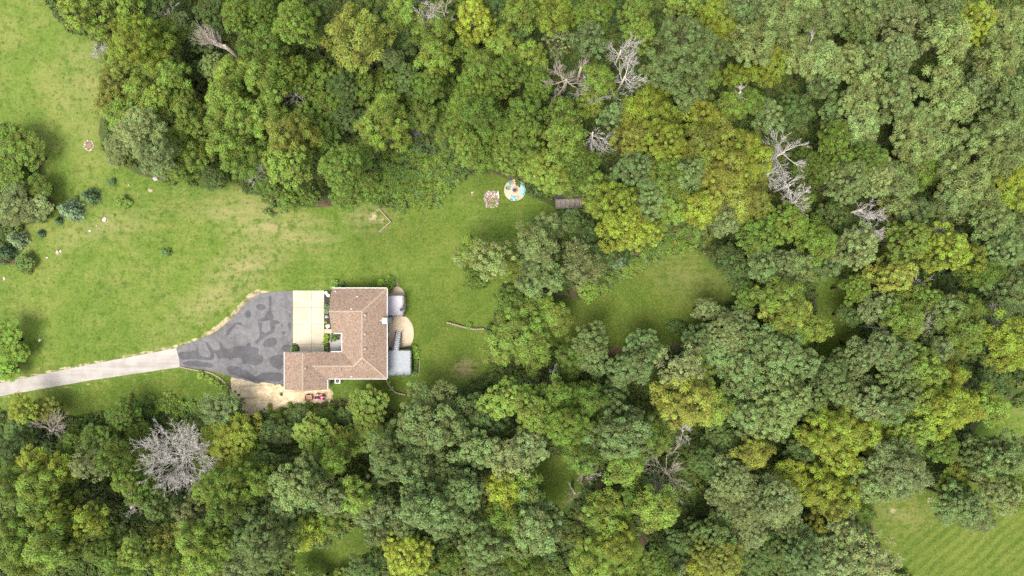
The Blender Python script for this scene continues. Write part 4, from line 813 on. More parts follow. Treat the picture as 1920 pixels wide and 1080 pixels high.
TREES = """
155,15,46,L 190,48,30,G 235,10,36,L 255,75,50,Y 312,62,32,L 226,104,36,L 290,114,40,L 322,140,32,L 213,158,33,O 258,160,32,L 200,196,30,O 228,214,34,L 298,186,36,L 342,194,36,L 364,228,34,L 262,240,48,P 232,274,38,P 292,288,40,P 328,258,30,L 330,318,32,G 364,290,30,L 352,130,26,D
398,124,28,B 436,140,42,L 420,186,40,L 410,226,38,L 466,150,34,G 456,214,36,L 424,264,34,L 444,302,34,G 400,334,28,D 300,20,34,D 335,48,26,P 366,72,28,D 395,18,40,D 446,22,38,G 470,88,34,G
8,640,36,V 34,662,20,V 10,694,24,V 12,266,36,L 53,288,30,G 16,318,30,G 72,347,22,G 71,386,27,P 20,392,36,P 30,362,25,B
502,20,40,G 557,42,46,G 605,25,30,D 670,75,62,O 733,110,22,P 757,18,34,L 814,58,40,L 816,108,34,L 892,36,42,Y 873,90,26,G 940,85,36,L 900,124,34,L 948,136,36,G 880,160,30,G 912,168,36,G 868,194,30,G 902,208,40,G 875,268,38,L 936,236,36,G 948,286,36,L 907,300,30,G 945,18,36,D 710,238,47,L 724,198,30,L 790,218,26,L 802,160,32,G 772,72,30,D 655,320,64,G 524,130,42,G 500,80,36,G 494,148,42,L 500,222,44,L 540,256,46,O 537,310,46,L 490,284,32,G 502,348,28,G 578,366,22,L 545,375,22,G
980,20,36,L 1040,24,42,Y 968,56,36,D 990,100,34,L 1004,158,40,G 1050,64,26,T 1045,95,20,T 1117,20,40,G 1110,72,34,B 1194,28,40,L 1204,64,30,L 1123,150,32,L 1108,186,28,L 1280,92,64,B 1340,95,32,B 1224,140,28,B 1292,164,36,B 1325,148,30,L 1280,10,34,L 1347,38,44,Y 1388,14,34,B 1420,16,32,P 1417,84,44,L 1386,144,26,Y 1408,190,30,G 1370,198,30,L
1220,186,32,Y 1190,214,36,Y 1248,214,34,Y 1194,258,42,O 1244,264,46,Y 1310,218,38,Y 1340,236,38,O 1312,268,42,O 1360,268,44,O 1404,278,38,Y 1360,314,46,O 1417,302,40,Y 1404,336,38,O 1192,320,42,B 1244,334,44,L 1282,328,42,B 1152,217,26,B 980,214,40,G 984,252,42,G 1053,214,36,G 1060,256,42,L 1078,288,44,G 1034,318,44,L 1000,306,30,L 976,284,32,G 1082,326,36,G 1114,344,32,L 1310,310,36,L
1460,40,40,B 1450,68,30,B 1508,8,34,L 1543,38,40,L 1574,10,34,B 1627,20,38,B 1606,48,34,D 1674,10,34,B 1697,44,46,T 1686,90,40,P 1450,118,36,Y 1500,104,40,B 1542,108,40,L 1548,150,34,B 1588,112,34,L 1628,114,42,L 1626,154,36,L 1613,194,42,L 1673,188,44,L 1700,166,32,L 1563,210,26,B 1612,238,40,L 1734,234,46,L 1706,248,36,L 1724,278,34,L 1774,258,36,B 1768,300,36,L 1774,20,40,B 1820,38,44,Y 1782,68,42,B 1870,64,38,L 1904,40,34,L 1874,110,42,L 1908,84,34,B 1824,98,32,B 1828,163,33,P 1774,150,38,L 1792,194,38,L 1884,188,42,B 1908,160,34,B 1858,260,50,L 1884,288,46,L 1834,300,46,B 1814,334,46,L 1908,228,38,L 1888,344,36,Y 1910,308,32,Y 1494,208,34,D 1570,264,34,G 1627,294,38,G 1450,220,32,B 1534,314,40,G 1574,308,32,G 1588,336,42,L 1640,334,44,P 1690,342,40,L 1732,320,34,G 1838,212,26,B
1160,386,46,Y 1174,428,50,Y 1126,378,30,L 1220,428,26,Y 1220,376,42,B 1262,380,44,L 1314,390,36,Y 1334,372,36,O 1378,380,42,O 1420,380,36,O 1360,414,32,P 1412,406,32,O 1070,417,26,D 1103,437,24,D 1132,473,26,D 1028,424,30,M 1008,458,40,M 1004,494,42,B 966,502,38,L 920,486,40,M 886,470,28,L 864,484,18,M 896,522,28,G 998,534,36,B 1034,526,26,B 1094,504,38,T 1078,468,24,T 994,590,40,L 1024,588,32,L 1050,600,26,L 976,622,48,L 998,654,38,L 940,650,38,L 958,572,32,G
1107,640,36,B 1070,672,34,G 1118,682,32,B 1207,650,40,B 1194,684,46,B 1278,692,46,T 1310,708,36,L 1323,580,24,P 1362,628,48,P 1384,610,38,P 1312,642,40,B 1338,662,36,B 1394,590,24,B 1428,638,38,B 1394,694,46,B 1354,477,26,D 1378,494,34,D 1420,438,42,G 1390,524,28,D 1402,554,28,G 1436,500,32,B
1477,418,44,G 1500,387,30,G 1566,404,34,D 1540,454,36,G 1557,494,30,B 1610,464,42,P 1708,450,40,L 1717,400,34,B 1687,388,32,L 1777,468,44,Y 1818,484,32,Y 1868,410,36,B 1792,374,34,L 1842,370,36,L 1900,374,36,Y 1874,470,42,B 1908,446,36,B 1846,508,34,G 1904,540,46,B 1680,517,44,O 1468,502,46,P 1500,500,34,B 1472,560,46,L 1484,590,46,O 1490,620,38,L 1528,614,28,L 1607,540,30,G 1598,592,24,D 1740,557,34,G 1654,574,36,P 1698,600,40,L 1810,602,50,L 1774,580,36,B 1820,634,36,L 1740,602,32,B 1647,654,42,P 1674,662,36,B 1602,678,34,B 1554,704,36,B 1733,688,40,L 1758,654,30,P 1790,704,34,Y 1684,696,36,B 1897,628,42,Y 1904,662,36,Y 1857,660,32,D 1874,694,34,D 1474,660,44,B 1460,694,42,B 1508,682,36,B
40,770,28,Y 87,767,25,O 33,808,30,D 13,852,34,D 63,868,36,Y 20,910,40,L 68,908,42,L 112,880,32,Y 68,948,40,L 118,934,32,L 104,968,34,Y 160,976,36,Y 140,830,38,G 187,826,38,G 166,870,36,T 207,860,32,G 227,784,30,G 254,812,38,G 240,900,40,G 268,922,32,G 290,948,30,D 407,772,36,B 438,758,22,D 430,832,48,Y 458,806,34,Y 444,908,42,G 394,918,36,G 353,966,32,T 418,954,36,G 468,930,34,D 30,988,34,G 20,1022,40,L 84,1030,42,L 44,1060,38,L 187,1030,40,G 220,1060,34,G 260,1040,36,L 302,1020,34,O 362,1012,40,L 378,1052,42,L 420,1020,34,G 457,1014,40,B 450,1068,34,P 320,1064,34,L 130,1010,32,G 500,870,34,D 485,900,32,G
553,914,50,B 540,950,44,B 584,884,34,B 590,820,42,L 626,830,36,O 623,862,30,G 520,798,26,G 557,788,24,D 612,786,22,G 512,814,30,D 648,782,20,D 687,756,36,L 694,798,40,L 672,818,30,L 714,838,34,B 812,795,70,B 768,804,38,B 790,737,24,B 898,843,42,B 900,772,44,D 926,794,32,D 720,878,34,B 774,880,40,B 830,884,40,B 868,918,40,B 904,908,28,T 798,952,52,B 766,974,38,B 832,974,38,B 868,960,34,B 623,938,40,P 620,974,34,L 667,934,38,L 694,960,38,P 714,994,32,B 500,1022,52,B 560,1004,36,Y 490,982,36,B 604,1010,24,D 760,1040,46,Y 764,1072,34,Y 812,1064,11,Y 848,1048,28,G 848,1008,34,D 680,1064,34,D 604,1092,24,P 560,1094,28,G 640,1096,24,L 910,1020,44,B 908,1060,38,B 948,1040,34,L 948,972,38,G 948,920,36,Y 954,862,42,T 944,752,40,L
994,764,50,L 1044,742,34,G 1064,798,44,G 1088,814,30,G 986,840,42,P 978,914,40,L 1100,748,34,G 1148,740,34,D 1172,818,60,B 1228,820,38,L 1174,870,42,L 1294,752,56,O 1260,738,40,L 1338,764,36,L 1093,864,32,G 1000,992,60,B 1134,974,40,L 1154,996,40,Y 1140,946,26,L 1150,1020,34,Y 1234,954,42,L 1194,934,32,G 1380,904,42,P 1360,954,40,P 1398,952,54,P 1428,926,36,P 1408,996,38,P 1344,812,30,D 1360,832,34,D 1410,780,40,B 1420,740,34,B 1413,852,34,O 1278,1020,34,D 1312,1004,32,D 1344,1008,42,D 1350,1048,46,O 1324,1070,34,Y 1234,1070,34,G 1278,1074,30,P 1104,1060,42,L 1168,1072,30,L 994,1070,40,G 1324,870,32,D 1220,905,28,D 1420,1050,34,D
1474,748,46,B 1456,788,42,B 1574,734,42,B 1627,754,50,P 1668,764,42,B 1694,734,38,B 1728,748,46,L 1768,768,50,Y 1802,762,38,Y 1720,808,36,L 1557,808,46,Y 1582,780,32,O 1617,808,44,Y 1657,830,34,Y 1540,834,34,O 1580,864,44,Y 1487,890,28,Y 1533,914,46,Y 1580,928,40,Y 1566,950,30,O 1688,890,60,P 1640,908,40,B 1768,840,38,G 1460,938,46,P 1478,974,40,P 1528,988,22,O 1584,1008,44,P 1614,966,30,G 1558,1050,46,P 1508,1040,42,B 1460,1030,38,D 1647,1054,48,T 1810,948,46,B 1790,920,34,L 1838,970,34,P 1878,924,42,P 1906,928,36,L 1853,848,42,B 1884,862,42,B 1908,852,38,B 1863,764,34,L 1800,890,28,O 1520,760,34,B 1500,840,34,D
"""
ITEMS = []
for tok in TREES.split():
    a = tok.split(','); px, py = float(a[0]), float(a[1]); k = .8 if a[3] == 'D' else 1.0
    de = min(float(polydist(px, py, LAWNS[n])) for n in ('main', 'meadow', 'corner'))
    if px < 100 and 220 < py < 500: k *= .5
    elif px < 50 and 600 < py < 720: k *= .36
    elif py > 1085: k *= .45
    elif 455 < px < 720 and 740 < py < 835: k *= .5
    elif px < 460 and 740 < py < 845: k *= .62
    elif de < 45: k *= .78
    if a[3] == 'L' and px > 1400 and py < 420: a[3] = 'M'
    if a[3] == 'B' and px > 1430 and py < 420 and R.random() < .5: a[3] = 'M'
    ITEMS.append((px, py, float(a[2]) * 1.08, a[3], None, k))
for tok in "590,150,44,G 612,200,46,G 568,228,42,G 640,160,38,D 682,166,36,G 722,164,36,G 760,142,36,D 602,258,40,G 650,228,36,D 775,180,32,G 840,150,30,G 840,220,34,G 830,30,30,G".split():
    a = tok.split(','); ITEMS.append((float(a[0]), float(a[1]), float(a[2]), a[3], 'maple', .6))
# crowns of one colour that touch are one several-stemmed tree
SETS = [[i] for i in range(len(ITEMS))]; owner = list(range(len(ITEMS)))
pairs = sorted((math.hypot(p[0] - q[0], p[1] - q[1]) / (p[2] + q[2]), i, j) for i, p in enumerate(ITEMS) for j, q in enumerate(ITEMS[:i]) if p[3] == q[3] and abs(p[0] - q[0]) < 120)
left = len(ITEMS)
for d, i, j in pairs:
    if left <= 292: break
    a, b = owner[i], owner[j]
    if a == b or len(SETS[a]) + len(SETS[b]) > (3 if d < .75 else 2) or d > .95: continue
    SETS[a] += SETS[b]
    for k in SETS[b]: owner[k] = a
    SETS[b] = []; left -= 1
for st_ in SETS:
    if not st_: continue
    st_.sort(key=lambda k: -ITEMS[k][2]); root = None; sty = None
    for k in st_:
        px, py, r, c, stl, lowk = ITEMS[k]
        if root is None:
            sty = stl or R.choice(CSTYLE[c]); root = plant(px, py, r, c, sty, low=lowk)
        else:
            e = plant(px, py, r, c, sty, low=lowk); PLANTS.pop()
            m = Matrix.LocRotScale(e.location, e.rotation_euler, e.scale); mr = Matrix.LocRotScale(root.location, root.rotation_euler, root.scale)
            for chd in list(e.children): chd.parent = root; chd.matrix_parent_inverse = mr.inverted() @ m
            bpy.data.objects.remove(e)
SHRUBS = [(126, 393, 25, 'S', 'spruce', 'plump blue-grey spruce on the left lawn'), (164, 367, 19, 'K', 'spruce', 'dark blue-green spruce up right of the blue-grey spruce'), (141, 371, 6, 'D', 'shrub', 'tiny dark bush touching the dark blue-green spruce'), (107, 414, 9, 'K', 'spruce', 'small dark spruce at lower left of the blue-grey spruce'), (74, 438, 9, 'K', 'spruce', 'small dark spruce alone near the left tree clump'), (28, 448, 20, 'S', 'spruce', 'wide blue-grey spruce near the left edge'), (5, 472, 19, 'K', 'spruce', 'dark spruce cut by the left edge of the photo'), (46, 492, 21, 'D', 'shrub', 'dark green bush low on the left lawn'), (229, 378, 16, 'G', 'shrub', 'loose green bush right of the two spruces'), (208, 341, 8, 'K', 'shrub', 'tiny round dark bush on the lawn below the stone ring'), (309, 473, 10, 'D', 'shrub', 'small lone bush in a bare ring on the middle left lawn'), (6, 438, 16, 'D', 'shrub', 'dark bush under the pale trees at the left edge'), (212, 405, 4, 'L', 'shrub', 'tiny light green sprout beside the largest lawn boulder'),
 (375, 703, 8, 'L', 'shrub', 'uppermost light green shrub along the curved stone edging'), (388, 709, 6, 'L', 'shrub', 'second shrub down the curved stone edging'), (397, 714.5, 7, 'L', 'shrub', 'third shrub down the curved stone edging'), (407.6, 720, 6, 'G', 'shrub', 'fourth shrub down the curved stone edging'), (419, 729, 9, 'L', 'shrub', 'lowest and widest shrub along the curved stone edging'),
 (628, 534.6, 11, 'G', 'shrub', 'green shrub against the upper left eave of the house'), (641, 535, 7, 'D', 'shrub', 'small dark shrub right of the upper eave shrub'), (728, 531, 15, 'G', 'shrub', 'round green shrub at the upper right house corner'), (715, 531, 8, 'V', 'shrub', 'small vivid shrub left of the round corner shrub'), (612, 574, 5, 'S', 'shrub', 'upper round grey-green shrub in the front bed'), (612.5, 583, 6, 'S', 'shrub', 'lower round grey-green shrub in the front bed'), (610.5, 604, 3, 'Y', 'shrub', 'little yellow plant in the front bed'), (611, 632.5, 6, 'V', 'shrub', 'upper vivid green shrub left of the porch'), (610, 642, 6, 'Y', 'shrub', 'yellow-green shrub left of the porch'), (627, 632, 9, 'D', 'shrub', 'dark olive shrub on the porch'), (614, 654, 5, 'G', 'shrub', 'small green shrub at the lower porch bed'), (551, 655, 7, 'V', 'shrub', 'green shrub in the round mulch bed by the apron'), (728.5, 717, 5, 'L', 'shrub', 'light shrub at the top of the curved stone wall'), (735, 729, 5, 'L', 'shrub', 'light shrub at the bend of the curved stone wall'), (1323, 606, 18, 'D', 'shrub', 'dark bush at the lower right of the meadow'), (1270, 617, 20, 'D', 'shrub', 'dark bush at the lower edge of the meadow'), (1157, 490, 20, 'S', 'shrub', 'bluish bush at the upper edge of the meadow'), (1103, 547, 22, 'G', 'shrub', 'green bush at the upper left of the meadow'), (650, 773, 13, 'K', 'shrub', 'dark bush left of the light green tree below the house'), (527, 740, 3.5, 'D', 'shrub', 'tiny dark plant at the corner of the asphalt'), (880, 612, 8, 'G', 'shrub', 'green tuft against the low brown wall'), (922, 385, 5, 'T', 'shrub', 'dry weedy plant growing in the square rock bed'), (926, 376, 4, 'T', 'shrub', 'second dry weed in the square rock bed')]
for px, py, r, c, stl, lab in SHRUBS:
    e = plant(px, py, r, c, stl, 'spruce' if stl == 'spruce' else 'shrub', low=.8 if stl == 'shrub' else 1.0, ground_z=(ZH + .16) if (px, py) == (627, 632) else None)
    tag(e, lab, 'spruce' if stl == 'spruce' else 'shrub', 'garden shrubs' if stl == 'shrub' else 'small spruces'); PLANTS.pop()
# hedge beside the slate deck: a row of clipped plants, each its own shrub
for i, (px, py, c) in enumerate(((776.5, 653, 'V'), (779.5, 661, 'V'), (780, 669.5, 'V'), (779.5, 678, 'G'), (778.5, 686, 'G'), (777.5, 693.5, 'D'), (776.5, 700, 'D'))):
    e = plant(px, py, 6.5, c, 'shrub', 'hedge_shrub', .85); PLANTS.pop()
    tag(e, '%s hedge shrub of the row right of the slate deck' % (['topmost', 'second from top', 'third from top', 'middle', 'third from bottom', 'second from bottom', 'bottom'][i]), 'shrub', 'hedge beside the slate deck')
# labels: colour, landmark, rank
byk = {}
for e, px, py, c, name, r in PLANTS:
    best = min(LAND, key=lambda l: (px - l[1]) ** 2 + (py - l[2]) ** 2); byk.setdefault((best[0], c), []).append((math.hypot(px - best[1], py - best[2]), e, px - best[1], py - best[2]))
for (ln, c), lst in byk.items():
    lst.sort(key=lambda q: q[0])
    for i, (d, e, dx, dy) in enumerate(lst):
        w = where(dx, dy)
        tag(e, ('%s %s tree to %s%s' % (ORD[i], CNAME[c], ln, (', ' + w) if w else '')).replace(' closest', '-closest'), 'tree', 'woodland trees')

# ------------------------------------------------------------------ dead trees and bare branches
def dead(px, py, r, zt, label, seed, mat='deadwood', spread=1.0, lean=None, n0=8, depth=4, name='dead_tree', thick=1.0):
    g = random.Random(seed); x, y, _ = W(px, py, zt * .85); z0 = float(gz(x, y)); R_ = r * (1.3 if r < 60 else .95) * MPP * (CAM_H - zt) / CAM_H
    tk, bm_ = MB(), MB(); e = empty(name, (x, y, z0))
    top = Vector((0, 0, zt * .62)); tk.tube([(0, 0, -.1), (.05, -.05, zt * .3), top], [.12 * thick * R_ ** .5 + .05, .10 * thick * R_ ** .5 + .03, .07 * thick * R_ ** .5 + .02], 7)
    def grow(p, d, L, rad, k):
        pts = [p]; q = p; dd = d.copy(); ns = 4
        for i in range(ns):
            dd = (dd + Vector((g.gauss(0, .1), g.gauss(0, .1), g.gauss(0, .09)))).normalized(); q = q + dd * L / ns; pts.append(q)
        bm_.tube(pts, [rad * (1 - .17 * i) for i in range(ns + 1)], 5 if k > 2 else 3, False)
        if k <= 0: return
        for i in range(g.randint(3, 5)):
            t_ = g.uniform(.25, 1.0); j = min(int(t_ * ns), ns - 1); pp = pts[j].lerp(pts[j + 1], t_ * ns - j)
            ax = Vector((g.gauss(0, 1), g.gauss(0, 1), g.gauss(0, .6))); ax = (ax - dd * ax.dot(dd)).normalized()
            nd = (dd * g.uniform(.75, 1.0) + ax * g.uniform(.32, .68)); nd.z = nd.z * .8 + .08; grow(pp, nd.normalized(), L * g.uniform(.4, .72), max(rad * (1 - .15 * j) * .58, .02), k - 1)
    for i in range(n0):
        if lean is None: a = 2 * math.pi * (i + g.uniform(-.3, .3)) / n0
        else: a = lean + g.gauss(0, .5 * spread)
        el = g.uniform(.35, .9) if i else 1.3
        d = Vector((math.cos(a) * math.cos(el), math.sin(a) * math.cos(el), math.sin(el))); grow(top - Vector((0, 0, g.uniform(0, .22) * zt)), d, R_ * g.uniform(.62, .85), .042 * thick * R_ ** .5 + .012, depth - 1)
    tk.build('trunk', M[mat], e); bm_.build('branches', M[mat], e); tag(e, label, 'dead tree', 'bare dead trees'); return e
dead(333, 862, 66, 13.5, 'big white dead tree with a fan of bare branches above the lower woods', 11, n0=22, depth=5, thick=.5)
dead(1172, 78, 36, 17, 'smaller grey dead tree touching the tall grey one from above', 12, n0=8, thick=.8); dead(1180, 128, 38, 17.5, 'tall grey dead tree with dense twigs near the top middle', 13, n0=9, thick=.9)
dead(1117, 238, 36, 16, 'fan-shaped grey dead tree left of the yellow-green trees', 14, n0=8, thick=.8, lean=-1.7, spread=2.2)
dead(412, 78, 44, 15, 'broken pale dead tree with thick limbs at the upper left', 15, 'deadtan', n0=7, depth=4, lean=2.7, spread=1.2, thick=1.5); dead(450, 66, 30, 14, 'tan dead limb right of the broken pale dead tree', 16, 'deadtan', n0=4, depth=3, lean=1.9, spread=.8, thick=1.3)
dead(1066, 134, 34, 16.5, 'gnarled pale dead tree left of the tall grey one', 17, 'deadtan', n0=7, depth=4, thick=1.3); dead(1094, 112, 28, 16.5, 'forked pale dead limb above the gnarled dead tree', 18, 'deadtan', n0=3, depth=3, lean=1.3, spread=.7, thick=1.3); dead(1118, 160, 28, 15.5, 'thin bare branches among light leaves right of the gnarled dead tree', 19, n0=7, depth=4)
dead(1260, 897, 40, 13.5, 'tangled dead tree with drooping twigs in the lower woods', 20, 'deadtan', n0=9, depth=4, thick=.75)
dead(1490, 275, 36, 17.5, 'white twiggy dead tree in the right woods', 21, n0=8, thick=.9); dead(1458, 318, 26, 16, 'small white dead tree down left of the twiggy one', 22, n0=8, depth=4); dead(1500, 340, 34, 16.5, 'bare white dead tree below the twiggy one', 23, n0=7)
dead(1512, 372, 28, 16, 'lowest of the white dead trees in the right woods', 24, n0=8, depth=4); dead(1640, 388, 34, 17, 'pale dead branches right of the dark gap', 25, n0=7, lean=-.6, spread=2); dead(1652, 424, 28, 16.5, 'curling pale dead branch below the other pale branches', 26, n0=7, depth=4, lean=-.8, spread=.7)
dead(1800, 422, 42, 17.5, 'long pale dead branch over the right woods', 27, 'deadtan', n0=4, depth=3, lean=-.5, spread=.7, thick=1.2); dead(1757, 533, 32, 13, 'fallen pale branch lying across the right woods', 28, n0=3, depth=3, lean=2.6, spread=.35, thick=1.4)
dead(550, 172, 22, 12, 'spiky dead crown between upper left trees', 29, n0=9, depth=3, thick=.7); dead(486, 318, 22, 11, 'dead twigs at the left of the big round tree', 30, n0=9, depth=4, thick=.7); dead(800, 14, 26, 14, 'grey dead tree at the top edge', 31, n0=9, depth=4); dead(828, 8, 20, 14, 'tan dead snag at the top edge', 32, 'deadtan', n0=8, depth=4)
dead(1403, 160, 18, 15, 'small bare twig left of light crowns in the top woods', 33, n0=4, depth=3); dead(1540, 66, 34, 17.5, 'twiggy pale branch near the top right edge', 34, n0=3, depth=3, lean=.4, spread=1.5); dead(1655, 256, 22, 16, 'brown dead twigs between light crowns in the right woods', 35, 'deadtan', n0=8, depth=4, thick=.7)
dead(1868, 8, 34, 16, 'bare limb at the top right corner', 36, 'deadtan', n0=4, depth=3, lean=.2, spread=.8); dead(90, 808, 30, 9, 'dead shrubby branches near the left edge below the lane', 37, 'deadtan', n0=8, depth=4, lean=.6, spread=1.5); dead(240, 955, 28, 11, 'dead branches in the lower left woods', 38, n0=8, depth=4, lean=.6, spread=1.6); dead(310, 22, 20, 12, 'dead twigs among the top left trees', 39, n0=8, depth=4, thick=.7); dead(195, 105, 20, 11, 'dead twigs on the left rim of the bright tree', 40, n0=8, depth=4, lean=2.8, spread=.9, thick=.7)
dead(1900, 590, 26, 15, 'dead twigs by the right edge', 41, n0=9, depth=4, thick=.8); dead(1756, 607, 22, 15, 'whitish twigs in light crowns of the right woods', 42, n0=7, depth=4, thick=.8); dead(1806, 582, 18, 16.5, 'thin dead top in a light right-hand tree', 43, n0=7, depth=4, thick=.7); dead(1676, 618, 20, 15, 'dead sprig right of the small shaded lawn', 44, n0=7, depth=4, thick=.7); dead(1105, 893, 22, 11, 'bare drooping sprig beside the glade', 45, 'deadtan', n0=7, depth=4); dead(1080, 932, 22, 9, 'thin sprig with tan twigs in the lower glade', 46, 'deadtan', n0=4, depth=3); dead(1345, 760, 14, 15, 'small dead top at the lower middle', 47, n0=7, depth=4, thick=.7); dead(1290, 815, 20, 13, 'pale twigs right of the big grey-green tree', 48, n0=7, depth=4, thick=.7); dead(1040, 706, 16, 13, 'bare twig below the meadow', 49, n0=4, depth=3, thick=.8); dead(1425, 550, 26, 13, 'bare pale branch right of the meadow', 50, n0=3, depth=3, lean=.1, spread=1)

# ------------------------------------------------------------------ undergrowth (stuff): bush meshes instanced over points
def bush_mesh(seed, Rc, n, ll, lw, flat=.7):
    g = np.random.default_rng(seed); k = max(5, int(Rc * Rc * 9)); a = g.random(k) * 6.283; rr = Rc * np.sqrt(g.random(k)) * .85; C = np.stack([rr * np.cos(a), rr * np.sin(a), Rc * flat * np.sqrt(np.maximum(0, 1 - (rr / Rc) ** 2)) * g.uniform(.55, 1.1, k)], -1)
    cl = np.repeat(np.arange(k), n); d = unit(g.normal(size=(k * n, 3)) + np.array([0, 0, .6])); pos = C[cl] + d * (.42 * g.random(k * n) ** .5)[:, None]; rnd = unit(g.normal(size=(k * n, 3)))
    v, f = leaves(pos, d * .4 + np.array([0, 0, .7]) + rnd * .6, rnd[:, [1, 2, 0]] + d * .4, ll * g.uniform(.6, 1.4, k * n), lw * g.uniform(.6, 1.4, k * n), g)
    return np_mesh('bush', v, f, dict(clump=np.repeat(g.random(k)[cl], 4), leaf=np.repeat(g.random(k * n), 4)))
def scatter(name, pts, scl, meshes, mat, label, cat):
    c = bpy.data.collections.new(name + '_source')
    for i, m in enumerate(meshes):
        m.materials.append(mat); o = bpy.data.objects.new('bush_source', m); c.objects.link(o)
    me = bpy.data.meshes.new(name); me.vertices.add(len(pts)); me.vertices.foreach_set('co', np.asarray(pts, np.float32).ravel())
    at = me.attributes.new('size', 'FLOAT', 'POINT'); at.data.foreach_set('value', np.asarray(scl, np.float32)); me.update(); me.materials.append(mat)
    o = tag(obj(name, me), label, cat, kind='stuff')
    ng = bpy.data.node_groups.new(name, 'GeometryNodeTree'); ng.interface.new_socket('Geometry', in_out='INPUT', socket_type='NodeSocketGeometry'); ng.interface.new_socket('Geometry', in_out='OUTPUT', socket_type='NodeSocketGeometry')
    N = ng.nodes.new; gi, go = N('NodeGroupInput'), N('NodeGroupOutput'); ci = N('GeometryNodeCollectionInfo'); ci.inputs['Collection'].default_value = c; ci.inputs['Separate Children'].default_value = True; ci.inputs['Reset Children'].default_value = True
    ip = N('GeometryNodeInstanceOnPoints'); ip.inputs['Pick Instance'].default_value = True
    rv = N('FunctionNodeRandomValue'); rv.data_type = 'FLOAT_VECTOR'; rv.inputs[0].default_value = (-.12, -.12, 0); rv.inputs[1].default_value = (.12, .12, 6.283)
    na = N('GeometryNodeInputNamedAttribute'); na.data_type = 'FLOAT'; na.inputs['Name'].default_value = 'size'
    ri = N('FunctionNodeRandomValue'); ri.data_type = 'INT'; ri.inputs[4].default_value = 0; ri.inputs[5].default_value = len(meshes) - 1
    L = ng.links.new; L(gi.outputs[0], ip.inputs['Points']); L(ci.outputs[0], ip.inputs['Instance']); L(ri.outputs[2], ip.inputs['Instance Index']); L(rv.outputs[0], ip.inputs['Rotation']); L(na.outputs[0], ip.inputs['Scale']); L(ip.outputs[0], go.inputs[0])
    md = o.modifiers.new('scatter', 'NODES'); md.node_group = ng; return o
def jitter_points(sp, x0, x1, y0, y1, seed):
    g = np.random.default_rng(seed); X, Y = np.meshgrid(np.arange(x0, x1, sp), np.arange(y0, y1, sp)); x = X.ravel() + g.uniform(-.5, .5, X.size) * sp; y = Y.ravel() + g.uniform(-.5, .5, X.size) * sp; return x, y, g
VINES = [[(720, 285), (760, 270), (800, 285), (850, 310), (872, 328), (840, 362), (800, 388), (748, 392), (715, 378), (705, 340)], [(1105, 560), (1135, 520), (1195, 470), (1250, 440), (1310, 430), (1325, 462), (1287, 462), (1240, 487), (1193, 510), (1160, 527), (1130, 553)], [(205, 772), (250, 748), (320, 742), (375, 752), (385, 775), (330, 778), (260, 775)], [(470, 790), (500, 772), (560, 762), (620, 760), (650, 768), (630, 790), (560, 795)], [(800, 768), (860, 745), (910, 735), (925, 760), (900, 790)], [(480, 350), (520, 352), (530, 388), (505, 392)], [(1035, 400), (1045, 395), (1080, 420), (1060, 450)], [(820, 240), (880, 235), (905, 290), (870, 315), (835, 290)]]
x, y, g = jitter_points(1.35, -98, 98, -60, 60, 5); z = gz(x, y); px, py = PX(x, y, z)
ok = np.ones(len(x), bool)
for cx, cy_, rr in ((850, 300, 13), (824, 293, 9), (1203, 451, 14), (1038, 366, 10)): ok &= np.hypot(px - cx, py - cy_) > rr
for p in LAWNS.values(): ok &= ~(inpoly(px, py, p) | (polydist(px, py, p) < 4))
ok &= ~(inpoly(px, py, DIRT) | (polydist(px, py, DIRT) < 10)); ok |= inpoly(px, py, ISLAND) & (polydist(px, py, ISLAND) > 14)
for cx, cy_, rr in ((1066, 384, 32), (1057, 398, 22), (1212, 1005, 20), (1120, 915, 16), (790, 262, 10)): ok &= np.hypot(px - cx, py - cy_) > rr
for p in VINES[:4]: ok &= ~(inpoly(px, py, p) & (polydist(px, py, p) > 3))
ok &= g.random(len(x)) < .93
big = np.clip(.5 + .5 * np.sin(x * .21 + 1.7) * np.cos(y * .17 + .6), 0, 1)
scatter('undergrowth', np.stack([x, y, z - .05], -1)[ok], (g.uniform(.55, 1.35, len(x)) * (.8 + .6 * big))[ok], [bush_mesh(300 + i, r, 30, .30, .2) for i, r in enumerate((1.0, 1.2, 1.3, 1.5))], M['bush'], 'dense dark green undergrowth of bushes between the woodland trees', 'undergrowth')
x, y, g = jitter_points(.62, -80, 40, -30, 35, 6); z = gz(x, y); px, py = PX(x, y, z); ok = np.zeros(len(x), bool)
for p in VINES: ok |= inpoly(px + g.normal(0, 3, len(x)), py + g.normal(0, 3, len(x)), p)
for cx, cy_, rr in ((850, 300, 9), (824, 293, 6), (1203, 451, 10)): ok &= np.hypot(px - cx, py - cy_) > rr
scatter('ground_cover', np.stack([x, y, z - .05], -1)[ok], g.uniform(.35, 1.45, len(x))[ok], [bush_mesh(320 + i, r, 40, .2, .15, .65) for i, r in enumerate((.55, .7, .8))], M['vine'], 'bright green weedy ground cover along the lawn edges', 'ground cover')

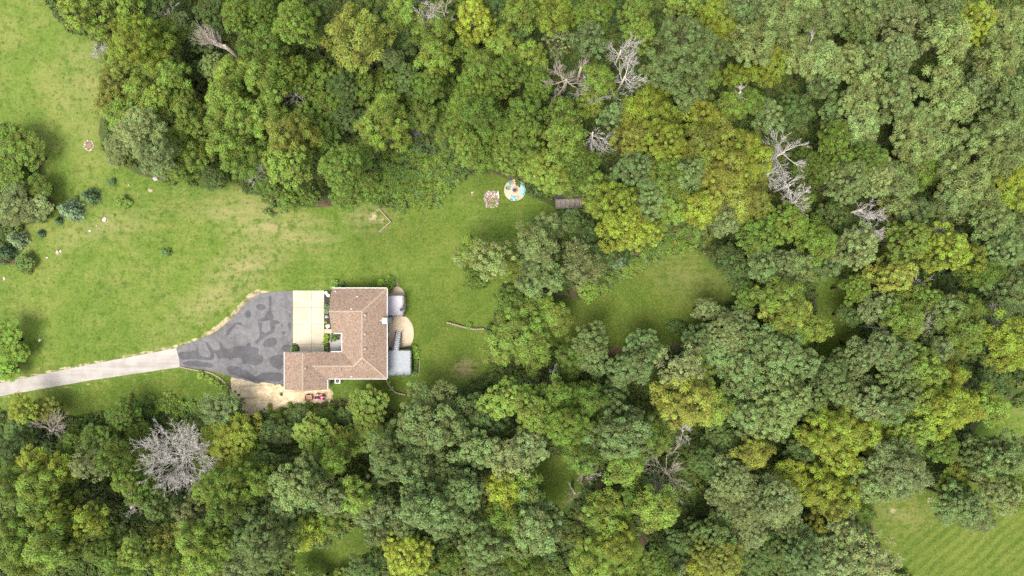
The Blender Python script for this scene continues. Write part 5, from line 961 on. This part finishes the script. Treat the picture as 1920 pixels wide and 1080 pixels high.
def woodland_ring():
    ms = []
    for style, i in (('oak', 2), ('locust', 2), ('maple', 2)):
        ext, h, zc, cm, tm_ = PROTO[style][i]; bm = bmesh.new(); bm.from_mesh(cm); n = len(bm.faces); bm.from_mesh(tm_); bm.faces.ensure_lookup_table()
        for f in bm.faces[n:]: f.material_index = 1
        me = bpy.data.meshes.new('far_tree'); bm.to_mesh(me); bm.free(); ms.append(me)
    x, y, g = jitter_points(5.2, -135, 135, -95, 95, 9); px, py = PX(x, y, 1.0)
    ok = (np.abs(x) > 94) | (np.abs(y) > 58)
    for p in LAWNS.values(): ok &= ~(inpoly(px, py, p) | (polydist(px, py, p) < 25))
    o = scatter('woodland', np.stack([x, y, gz(x, y) - .05], -1)[ok], g.uniform(.85, 1.3, len(x))[ok], ms, M['far_leaf'], 'continuing mass of woodland beyond the edges of the photo', 'woodland')
    for m in ms: m.materials.append(M['bark'])
M['far_leaf'] = leaf_material('far_leaf', True, [COLR['L'], COLR['B'], COLR['G'], COLR['M'], COLR['Y'], COLR['B']])
woodland_ring()

# ------------------------------------------------------------------ tufts and weeds in the lawns
def tuft_mesh(seed, n, rad, ll):
    g = np.random.default_rng(seed); a = g.random(n) * 6.283; rr = rad * np.sqrt(g.random(n)); pos = np.stack([rr * np.cos(a), rr * np.sin(a), g.uniform(.03, .13, n)], -1); d = unit(np.stack([np.cos(a), np.sin(a), np.full(n, .9)], -1) + g.normal(size=(n, 3)) * .4)
    v, f = leaves(pos, np.array([0, 0, 1.0]) + g.normal(size=(n, 3)) * .5, d, ll * g.uniform(.6, 1.4, n), ll * .35 * g.uniform(.6, 1.3, n), g)
    return np_mesh('tuft', v, f, dict(clump=np.full(4 * n, .5), leaf=np.repeat(g.random(n), 4)))
M['tuft'] = leaf_material('tuft_blade', True, [(.09, .15, .02), (.13, .18, .03), (.19, .19, .065), (.11, .17, .022), (.26, .23, .11), (.13, .185, .028)])
x, y, g = jitter_points(.85, -95, 95, -56, 56, 12); z = gz(x, y); px, py = PX(x, y, z); ok = np.zeros(len(x), bool)
for p in LAWNS.values(): ok |= inpoly(px, py, p)
for p in (ASPH, [(-50, 710), (-50, 760), (340, 692), (334, 648)], [(546, 540), (725, 538), (755, 530), (765, 590), (782, 610), (782, 650), (792, 655), (790, 708), (730, 745), (615, 715), (622, 756), (440, 780), (430, 700), (546, 700)]): ok &= ~(inpoly(px, py, p) | (polydist(px, py, p) < 4))
ok &= (np.hypot(px - 965, py - 357) > 24) & (np.hypot(px - 922, py - 373) > 24) & (g.random(len(x)) < .35 + .65 * np.clip(.5 + .8 * np.sin(px * .021 + 1) * np.sin(py * .027 + px * .008), 0, 1))
scatter('grass_tufts', np.stack([x, y, z - .01], -1)[ok], (.3 + .55 * g.random(len(x)) ** 2)[ok], [tuft_mesh(400 + i, n, r, .22) for i, (n, r) in enumerate(((26, .28), (34, .4), (18, .22)))], M['tuft'], 'uneven tufts of grass and dry weeds across the lawns', 'grass')
